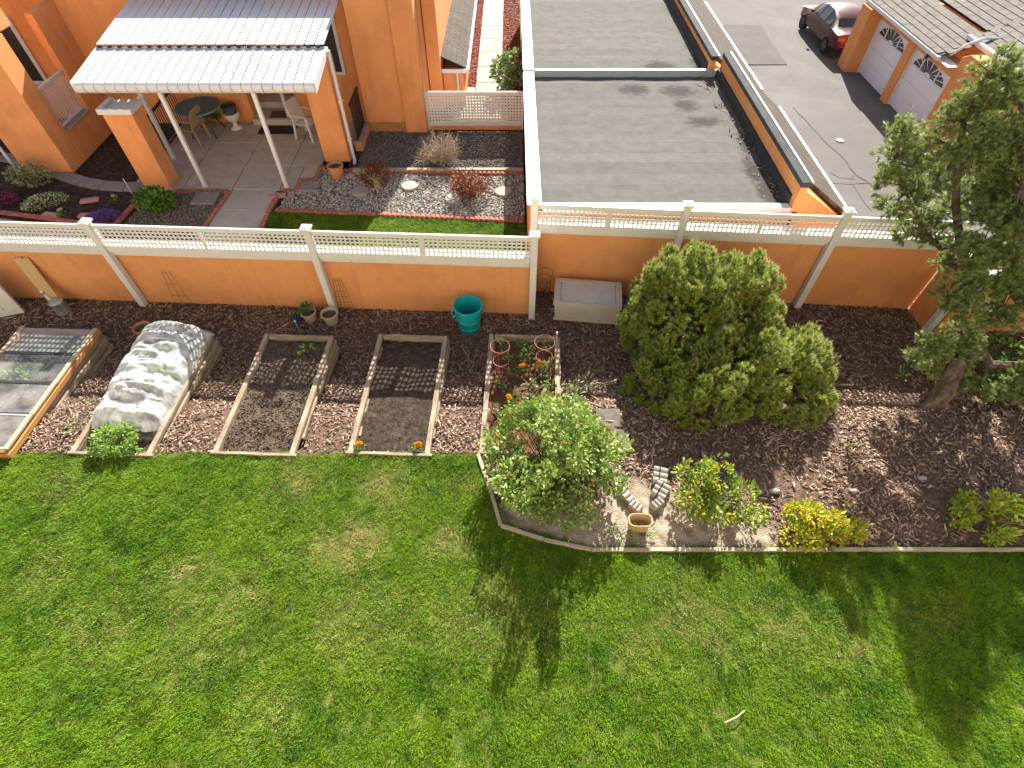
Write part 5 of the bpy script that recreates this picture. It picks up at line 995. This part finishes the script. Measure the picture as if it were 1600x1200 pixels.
railing('white picket railing on the half wall of the left house', (-11.1,13.23,0), (-11.1,14.33,0), .775, 1.72, 'white_metal', .09, .011, .035)
# ================================================================== FLAT-ROOFED GARAGES
RZ = 1.35
def garage(label, y0, y1, xr, xg, rz, z_par, front=True):
    t = thing('garage', label, 'garage', (.34, y0, DRV), 0, 'flat-roofed garages in a row'); ox, oy = .34, y0
    def gb(name, x0, x1, ya, yb, z0, z1, m, bevel=0, parent=t): mb = MB(); mb.box(x0-ox, x1-ox, ya-oy, yb-oy, z0-DRV, z1-DRV); return obj(name, mb, m, parent, bevel=bevel)
    gb('wall', .34, .5, y0, y1, DRV, rz+.08, 'stucco'); gb('wall', .5, xr+.05, y0, y0+.18, DRV, rz-.05, 'stucco'); gb('wall', xr-.1, xr+.05, y0+.18, y1, DRV, rz-.05, 'stucco')
    mb = MB(); nx, ny = 24, 24   # slightly uneven roof membrane
    vs = [(.5+(xr-.5)*i/nx-ox, y0+(y1-y0)*j/ny-oy, rz-DRV+.012*fbm(i*.4, j*.4, 1, 3)) for j in range(ny+1) for i in range(nx+1)]; mb.add(vs, [(j*(nx+1)+i, j*(nx+1)+i+1, (j+1)*(nx+1)+i+1, (j+1)*(nx+1)+i) for j in range(ny) for i in range(nx)]); obj('roof_membrane', mb, M['roll_roof'], t, smooth=True)
    k = 0
    while y0+k*2.4 < y1: gb('coping', .28, .56, y0+k*2.4+.004, min(y1, y0+(k+1)*2.4)-.004, rz+.082, rz+.13, 'white_metal', .006); k += 1
    gb('coping', .57, xr, y0-.03, y0+.14, rz-.045, rz+.05, 'white_metal', .006)
    # right parapet: black upstand, stucco band, metal cap
    gb('upstand', xr-.06, xr, y0+.15, y1, rz-.04, rz+.22, 'flash_black'); gb('parapet', xr, xr+.14, y0-.02, y1, rz-.04, z_par-.1, 'stucco'); gb('parapet_cap', xr-.02, xr+.17, y0-.05, y1, z_par-.1, z_par, 'dark_cap', .006); gb('cap_edge', xr+.14, xr+.175, y0-.05, y1, z_par-.03, z_par+.022, 'white_metal')
    # shingled mansard skirt
    x0, x1 = xr+.15, xg; zt, zb = z_par-.12, .62; ya, yb = y0+.55, y1
    mb = MB(); mb.add([(x0-ox,ya-oy,zt-DRV),(x1-ox,ya+.3-oy,zb-DRV),(x1-ox,yb-oy,zb-DRV),(x0-ox,yb-oy,zt-DRV),(x0-ox,ya-oy,zt-.08-DRV),(x1-ox,ya+.3-oy,zb-.08-DRV),(x1-ox,yb-oy,zb-.08-DRV),(x0-ox,yb-oy,zt-.08-DRV)], [(0,1,2,3),(7,6,5,4),(0,4,5,1),(1,5,6,2),(2,6,7,3),(3,7,4,0)]); sk = obj('mansard_skirt', mb, M['mansard'], t)
    mb = MB(); mb.add([(x0-ox,y0-oy,DRV-DRV),(x1-ox-.1,ya+.28-oy,0),(x1-ox-.1,ya+.28-oy,zb-DRV-.09),(x0-ox,y0-oy,zt-DRV-.09),(x0-ox,ya-oy+.1,0),(x0-ox,ya-oy+.1,zt-DRV-.09)], [(0,1,2,3),(0,4,1),(3,2,5)]); obj('end_cheek', mb, 'stucco', t)
    k = 0; L_ = yb-ya-.3
    while k*.9 < L_: gb('gutter', xg+.002, xg+.07, ya+.3+k*.9+.01, min(yb, ya+.3+(k+1)*.9)-.01, zb-.1, zb+.01, 'white_metal', .004); k += 1
    gb('fascia', xg-.08, xg, ya+.3, yb, DRV, zb-.1, 'stucco')
    return t
garage('flat grey-roofed garage behind the white lattice fence, metal coping at back', 8.98, 14.83, 5.27, 7.1, RZ, 1.93)
g2 = garage('flat grey-roofed garage beyond the metal coping, farther from the fence', 14.98, 23.0, 5.05, 6.95, RZ, 1.80)
mb = MB(); mb.box(.57, 5.27, 14.845, 14.96, RZ-.05, RZ+.16); o = tag(obj('roof_divider', mb, 'grey_metal', None, bevel=.01), 'raised grey metal coping dividing the two flat roofs', 'coping'); 
# moss and grit stains lying on the near roof
def flat_patch(name, pts, z, m): 
    mb = MB(); mb.add([(x, y, z) for x, y in pts], [tuple(range(len(pts)))]); return struct(name, mb, m)
m = M['roll_roof']; t = m.node_tree; p = next(q for q in t.nodes if q.type == 'BSDF_PRINCIPLED'); src = p.inputs['Base Color'].links[0].from_socket
pos = NN(t, 'ShaderNodeNewGeometry').outputs['Position']; acc = None
for (u, v, rx, ry) in [(1072,165,.5,.5), (1060,143,.7,.5), (990,140,.6,.5), (1030,104,.7,.6), (1185,270,.45,.9), (1200,300,.35,.9), (1165,225,.3,.8), (1093,100,.4,.9), (1215,318,.3,.6), (1100,190,.7,.4)]:
    c = gz(u, v, RZ); sb = NN(t, 'ShaderNodeVectorMath', operation='SUBTRACT'); t.links.new(pos, sb.inputs[0]); sb.inputs[1].default_value = c
    sv = NN(t, 'ShaderNodeVectorMath', operation='MULTIPLY'); t.links.new(sb.outputs[0], sv.inputs[0]); sv.inputs[1].default_value = (1/rx, 1/ry, 0)
    ln = NN(t, 'ShaderNodeVectorMath', operation='LENGTH'); t.links.new(sv.outputs[0], ln.inputs[0]); mr = NN(t, 'ShaderNodeMapRange'); mr.inputs[1].default_value = 1.; mr.inputs[2].default_value = .1; t.links.new(ln.outputs['Value'], mr.inputs[0])
    if acc is None: acc = mr.outputs[0]
    else: ad = NN(t, 'ShaderNodeMath', operation='MAXIMUM'); t.links.new(acc, ad.inputs[0]); t.links.new(mr.outputs[0], ad.inputs[1]); acc = ad.outputs[0]
nz_ = NN(t, 'ShaderNodeTexNoise'); nz_.inputs['Scale'].default_value = 5; nz_.inputs['Detail'].default_value = 9; nz_.inputs['Roughness'].default_value = .7; mpp = NN(t, 'ShaderNodeMapping'); mpp.inputs['Scale'].default_value = (1,2.2,1); t.links.new(pos, mpp.inputs[0]); t.links.new(mpp.outputs[0], nz_.inputs['Vector'])
ml = NN(t, 'ShaderNodeMath', operation='MULTIPLY_ADD'); t.links.new(acc, ml.inputs[0]); ml.inputs[1].default_value = .5; t.links.new(nz_.outputs[0], ml.inputs[2])
mr = NN(t, 'ShaderNodeMapRange'); mr.inputs[1].default_value = .64; mr.inputs[2].default_value = .86; mr.inputs[4].default_value = .85; t.links.new(ml.outputs[0], mr.inputs[0])
mx = NN(t, 'ShaderNodeMix', data_type='RGBA'); t.links.new(mr.outputs[0], mx.inputs[0]); t.links.new(src, mx.inputs[6]); mx.inputs[7].default_value = (.035,.033,.03,1); t.links.new(mx.outputs[2], p.inputs['Base Color'])
# dead leaves in the roof gutter line
x = np.r_[RNG.normal(5.1,.12,140), RNG.normal(4.95,.2,50)]; x = np.minimum(x, 5.2); y = np.r_[RNG.uniform(9.2,13.5,140), RNG.normal(14.4,.2,50)]
scatter('roof_litter', np.c_[x, y, np.full(len(x), RZ+.02)], np.c_[RNG.normal(0,.3,len(x)), RNG.normal(0,.3,len(x)), RNG.uniform(0,6,len(x))], RNG.uniform(.5,1.2,len(x)), CHIP, 8)['label'] = 'dry leaf litter along the roof parapet'

# ================================================================== DRIVEWAY MARKS
def ribbon(name, pts, w_, label=None):
    mb = MB(); vs = []; n = len(pts)
    for i, (a, b) in enumerate(pts):
        d = Vector((pts[min(i+1,n-1)][0]-pts[max(i-1,0)][0], pts[min(i+1,n-1)][1]-pts[max(i-1,0)][1])).normalized(); ww = w_*random.uniform(.5,1.3); vs += [(a-d.y*ww, b+d.x*ww, drive_z(a,b)+.012), (a+d.y*ww, b-d.x*ww, drive_z(a,b)+.012)]
    mb.add(vs, [(2*i, 2*i+1, 2*i+3, 2*i+2) for i in range(n-1)]); struct(name, mb, 'crack')
def dense(pts, st=.25, j=.03):
    out = []
    for (a, b), (c, d) in zip(pts[:-1], pts[1:]):
        n = max(1, int(math.hypot(c-a, d-b)/st)); out += [(a+(c-a)*k/n+random.uniform(-j,j), b+(d-b)*k/n+random.uniform(-j,j)) for k in range(n)]
    return out+[pts[-1]]
def gd(*uv): return [tuple(gz(u, v, DRV)[:2]) for u, v in uv]
ribbon('driveway_crack', dense(gd((1240,168),(1262,190),(1290,222),(1320,250),(1334,270),(1352,282),(1375,295))), .035)
ribbon('driveway_crack', dense(gd((1298,286),(1330,287),(1370,285),(1400,285))), .025); ribbon('driveway_crack', dense(gd((1334,270),(1330,283),(1340,300),(1352,318),(1362,330))), .018); ribbon('driveway_crack', dense(gd((1335,280),(1310,278),(1298,270))), .015)
flat_patch('asphalt_patch', gd((1150,102),(1230,102),(1205,68),(1190,40),(1130,40)), DRV+.032, 'asphalt_patch')
p = gz(1312,220,DRV); mb = MB(); mb.lathe([(.13,-.02),(.13,.02)], 20); tag(obj('drain_cover', mb, 'grey_metal', None, loc=p+Vector((0,0,.01))), 'small round metal cover set in the driveway', 'cover')

# ================================================================== GARAGE WITH TWO DOORS
GX = 14.43; t = thing('garage', 'orange garage with two white sunburst doors and shingle roof', 'garage', (GX, 18.5, DRV))
def db(name, x0, x1, y0, y1, z0, z1, m, parent=t, bevel=0): mb = MB(); mb.box(x0, x1, y0-18.5, y1-18.5, z0, z1); return obj(name, mb, m, parent, bevel=bevel)
EZ = 2.25
Y = dict(e0=18.0, a0=19.0, a1=21.5, b0=21.95, b1=24.4, e1=25.2)
db('wall', .0, .5, Y['e0'], Y['a0'], 0, EZ+.3, 'stucco', bevel=.01); db('pier', -.06, .5, Y['a1'], Y['b0'], 0, EZ, 'stucco', bevel=.01); db('pier', -.5, .5, Y['b1'], Y['e1'], 0, EZ, 'stucco', bevel=.01); db('lintel', .0, .5, Y['a0'], Y['a1'], 1.97, EZ, 'stucco'); db('lintel', .0, .5, Y['b0'], Y['b1'], 1.97, EZ, 'stucco')
db('wall', .5, 8, Y['e0'], Y['e0']+.2, 0, EZ+.6, 'stucco'); db('wall', .5, 8, Y['e1']-.2, Y['e1'], 0, EZ, 'stucco'); db('wall', 7.8, 8, Y['e0']+.2, Y['e1']-.2, 0, EZ, 'stucco')
for ya, yb in ((Y['a0'], Y['a1']), (Y['b0'], Y['b1'])):
    w_ = yb-ya; d = MB(); d.box(.12, .16, ya-18.5, yb-18.5, .02, 1.97); d = obj('garage_door', d, 'door_white', t)
    for k in range(4):
        z0, z1 = .03+k*.485, .03+(k+1)*.485-.008; db('door_section', .09, .118, ya+.02, yb-.02, z0, z1, 'door_white', parent=d, bevel=.006)
    db('jamb', .02, .118, ya, ya+.02, 0, 1.97, 'vinyl', parent=d); db('jamb', .02, .118, yb-.02, yb, 0, 1.97, 'vinyl', parent=d)
    # sunburst window: pairs of wedge panes with white muntins around a hub
    cy = (ya+yb)/2-18.5; zc = 1.50; hw = w_/2-.22; hz = .40; nseg = 8
    for k in range(nseg):
        a0, a1 = PI*k/nseg+.045, PI*(k+1)/nseg-.045; pts = [(cy+hw*.2*math.cos(a0), zc+hz*.22*math.sin(a0)+.02), (cy+hw*math.cos(a0), zc+hz*math.sin(a0)+.02), (cy+hw*math.cos((a0+a1)/2)*1.0, zc+hz*math.sin((a0+a1)/2)+.02), (cy+hw*math.cos(a1), zc+hz*math.sin(a1)+.02), (cy+hw*.2*math.cos(a1), zc+hz*.22*math.sin(a1)+.02)]
        mb = MB(); mb.prism(pts, .078, .088, 'yz'); obj('window_pane', mb, 'glassd', d)
    for q in (-.5, .5): mb = MB(); mb.box(.066, .077, cy+q*hw-.03, cy+q*hw+.03, zc, zc+.40); obj('muntin', mb, 'door_white', d)
db('gutter', -.4, -.28, 19.55, 25.3, EZ+.02, EZ+.14, 'white_metal', bevel=.006); db('gutter', .0, .12, Y['e0']-.1, Y['e0']-.01, EZ+.4, EZ+.5, 'white_metal')
mb = MB(); mb.tube([(1.4,.95,2.95),(.75,1.0,2.95),(.35,1.05,2.75),(.0,1.1,2.42)], .045, 8); obj('downspout', mb, 'white_metal', t, smooth=True)
mb = MB(); mb.tube([(-.05,1.9,2.12),(-.16,1.9,2.12),(-.2,1.9,2.02)], [.05,.06,.07], 10); obj('wall_lamp', mb, 'black_metal', t, smooth=True)
# corner gable stub rising above the eave
mb = MB(); mb.hexa([(.0,-.5,EZ+.3),(.5,-.5,EZ+.3),(.5,.55,EZ+.3),(.0,.55,EZ+.3)], [(.0,-.5,2.75),(.5,-.5,2.75),(.5,.2,2.75),(.0,.2,2.75)]); obj('corner_stub', mb, 'stucco', t, bevel=.01)
# pitched roofs of separate shingles
def shingle_roof(parent, org, ux, uy, un, nu, nv, wu, wv, label=None):
    """shingles laid in courses; ux along the course, uy up the slope"""
    me = MB().hexa([(0,0,.012),(wu-.014,0,.012),(wu-.014,wv*1.25,.0),(0,wv*1.25,.0)], [(0,0,.03),(wu-.014,0,.03),(wu-.014,wv*1.25,.008),(0,wv*1.25,.008)]).mesh('shingle'); me.materials.append(M['shingle'])
    ux, uy, un = Vector(ux).normalized(), Vector(uy).normalized(), Vector(un).normalized(); rot = Matrix((ux, uy, un)).transposed().to_euler()
    rf = MB(); o0 = Vector(org); q = [o0, o0+ux*nu*wu, o0+ux*nu*wu+uy*nv*wv, o0+uy*nv*wv]; rf.hexa([p-un*.06 for p in q], q); rf = obj('roof_deck', rf, 'flash_black', parent)
    for j in range(nv):
        for i in range(nu):
            o = obj('shingle', me, None, rf); o.location = o0+ux*((i+(.5 if j%2 else 0))*wu-(.25*wu))+uy*j*wv+un*(.004+random.uniform(0,.004)); o.rotation_euler = rot
sl = math.atan(.32); cs_, sn_ = math.cos(sl), math.sin(sl)
db('soffit', -.3, .1, 19.0, 25.25, EZ+.005, EZ+.03, 'white_metal')
shingle_roof(t, (-.34, 7.0, EZ+.14), (0,-1,0), (cs_,0,sn_), (-sn_,0,cs_), 14, 6, .42, .24)
db('eave_board', .55, .66, Y['e0']-.35, Y['e0']+1.5, 2.73, 2.83, 'white_metal')
shingle_roof(t, (.70, 1.6, 2.80), (0,-1,0), (cs_,0,sn_), (-sn_,0,cs_), 11, 12, .42, .26)
db('gutter', .57, .69, 15.5, 20.1, 2.74, 2.86, 'white_metal', bevel=.006)
db('wall', .75, 6, 15.6, 17.99, 0, 2.7, 'stucco', bevel=.01)
shingle_roof(t, (1.35, 6.8, EZ+.1+.5), (0,-1,0), (cs_,0,sn_), (-sn_,0,cs_), 12, 8, .42, .26)

# ================================================================== PARKED CAR
p = gz(1296,66,DRV); t = thing('parked_car', 'dark red sedan parked in the shade beyond the garage pier', 'car', (p.x, p.y+.1, DRV+.03), R(90)); 
# local x = length (front at +x), y = width
def car_section(x):  # half width, sill z, belt z, roof z, roof half width
    prof = [(-2.2,.70,.42,.72,.72,.55),(-2.05,.82,.30,.90,.92,.70),(-1.5,.86,.26,.95,1.0,.72),(-1.1,.87,.25,.95,1.25,.62),(-.6,.88,.25,.94,1.42,.58),(.1,.88,.25,.93,1.43,.58),(.6,.88,.25,.92,1.30,.60),(1.15,.87,.25,.90,.96,.72),(1.7,.85,.26,.82,.86,.70),(2.05,.80,.3,.74,.76,.66),(2.25,.66,.4,.62,.63,.5)]
    return prof
pr = car_section(0); mb = MB(); rings = []
for x, w_, zs, zb, zr, wr_ in pr: rings.append([(x,-w_*.85,zs),(x,-w_,zs+.12),(x,-w_*1.0,(zs+zb)/2),(x,-w_*.96,zb),(x,-wr_,zr-.02),(x,-wr_*.6,zr+.02),(x,0,zr+.03),(x,wr_*.6,zr+.02),(x,wr_,zr-.02),(x,w_*.96,zb),(x,w_,(zs+zb)/2),(x,w_,zs+.12),(x,w_*.85,zs)])
n = 13; mb.add([v for r in rings for v in r], [(i*n+j, i*n+(j+1)%n, (i+1)*n+(j+1)%n, (i+1)*n+j) for i in range(len(rings)-1) for j in range(n)]+[tuple(range(n-1,-1,-1)), tuple((len(rings)-1)*n+j for j in range(n))]); body = obj('body', mb, 'car_red', t, smooth=True)
def lift(vs, c, e=.012): vs = [Vector(v) for v in vs]; cc = Vector(c); return [v+(v-cc).normalized()*e for v in vs]
def glass(idx, i0, i1, name):
    a = [rings[i0][idx], rings[i1][idx], rings[i1][idx+1], rings[i0][idx+1]]; ctr = sum((Vector(v) for v in a), Vector())/4; a = [ctr+(Vector(v)-ctr)*.86 for v in a]; nn = (a[1]-a[0]).cross(a[3]-a[0]).normalized(); nn = nn if nn.dot(ctr-Vector((0,0,.6))) > 0 else -nn
    mb = MB(); mb.hexa([v+nn*.004 for v in a], [v+nn*.014 for v in a]); obj(name, mb, 'glassd', t)
for idx in (3, 8):
    for i0 in (3, 4, 5): glass(idx, i0, i0+1, 'side_window')
def screen(i0, i1, name):
    a = [Vector(rings[i0][4])*1, Vector(rings[i1][4]), Vector(rings[i1][8]), Vector(rings[i0][8])]; ctr = sum(a, Vector())/4; a = [ctr+(v-ctr)*.88 for v in a]; nn = (a[1]-a[0]).cross(a[3]-a[0]).normalized(); nn = nn if nn.z > 0 else -nn; mb = MB(); mb.hexa([v+nn*.035 for v in a], [v+nn*.045 for v in a]); obj(name, mb, 'glassd', t)
screen(6, 7, 'windscreen'); screen(2, 3, 'rear_window')
for x in (-1.38, 1.4):
    for s in (-1, 1):
        mb = MB(); mb.lathe([(.19,-.09),(.29,-.1),(.315,-.07),(.315,.07),(.29,.1),(.19,.09)], 28, close=False); o = obj('wheel', mb, 'rubber', t, smooth=True); o.location = (x, s*.8, .315); o.rotation_euler = (PI/2,0,0)
        mb = MB(); mb.lathe([(.2,-.085),(.2,.085),(.13,.07),(.05,.09),(.001,.09)], 20, close=False); obj('rim', mb, 'galv', o, smooth=True)
for s in (-1, 1):
    mb = MB(); mb.box(2.06, 2.2, s*.62-.14, s*.62+.14, .6, .72); obj('headlight', mb, 'lamp_clear', t, bevel=.02); mb = MB(); mb.box(-2.19, -2.04, s*.62-.14, s*.62+.14, .68, .82); obj('tail_light', mb, 'lamp_red', t, bevel=.02)
    mb = MB(); mb.box(.55, .72, s*.95-.07, s*.95+.07, .95, 1.06); obj('mirror', mb, 'car_red', t, bevel=.03)
mb = MB(); mb.box(2.12, 2.3, -.62, .62, .36, .52); obj('bumper', mb, 'car_red', t, bevel=.04); mb = MB(); mb.box(-2.26, -2.1, -.7, .7, .36, .56); obj('bumper', mb, 'car_red', t, bevel=.04)

M['facade'] = mat('facade_cream', [(.40,.345,.28), (.46,.40,.33)], 2, .3, 60, .9, .2)
# ================================================================== APARTMENT BUILDING THE PHOTOGRAPH WAS TAKEN FROM (behind the camera)
t = thing('apartment_building', 'taupe apartment building facing the lawn with rows of windows', 'building', (0,-2.6,0)); mb = MB(); mb.box(-22, 22, -9, 0, -.3, 11.5); obj('wall', mb, 'facade', t)
for x in range(-18, 19, 4):
    for z in (.9, 3.7, 6.5, 9.3):
        mb = MB(); mb.box(x-.9, x+.9, .002, .05, z, z+1.3); o = obj('window_frame', mb, 'vinyl', t); mb = MB(); mb.box(x-.82, x+.82, .052, .06, z+.08, z+1.22); obj('pane', mb, 'glassd', o)
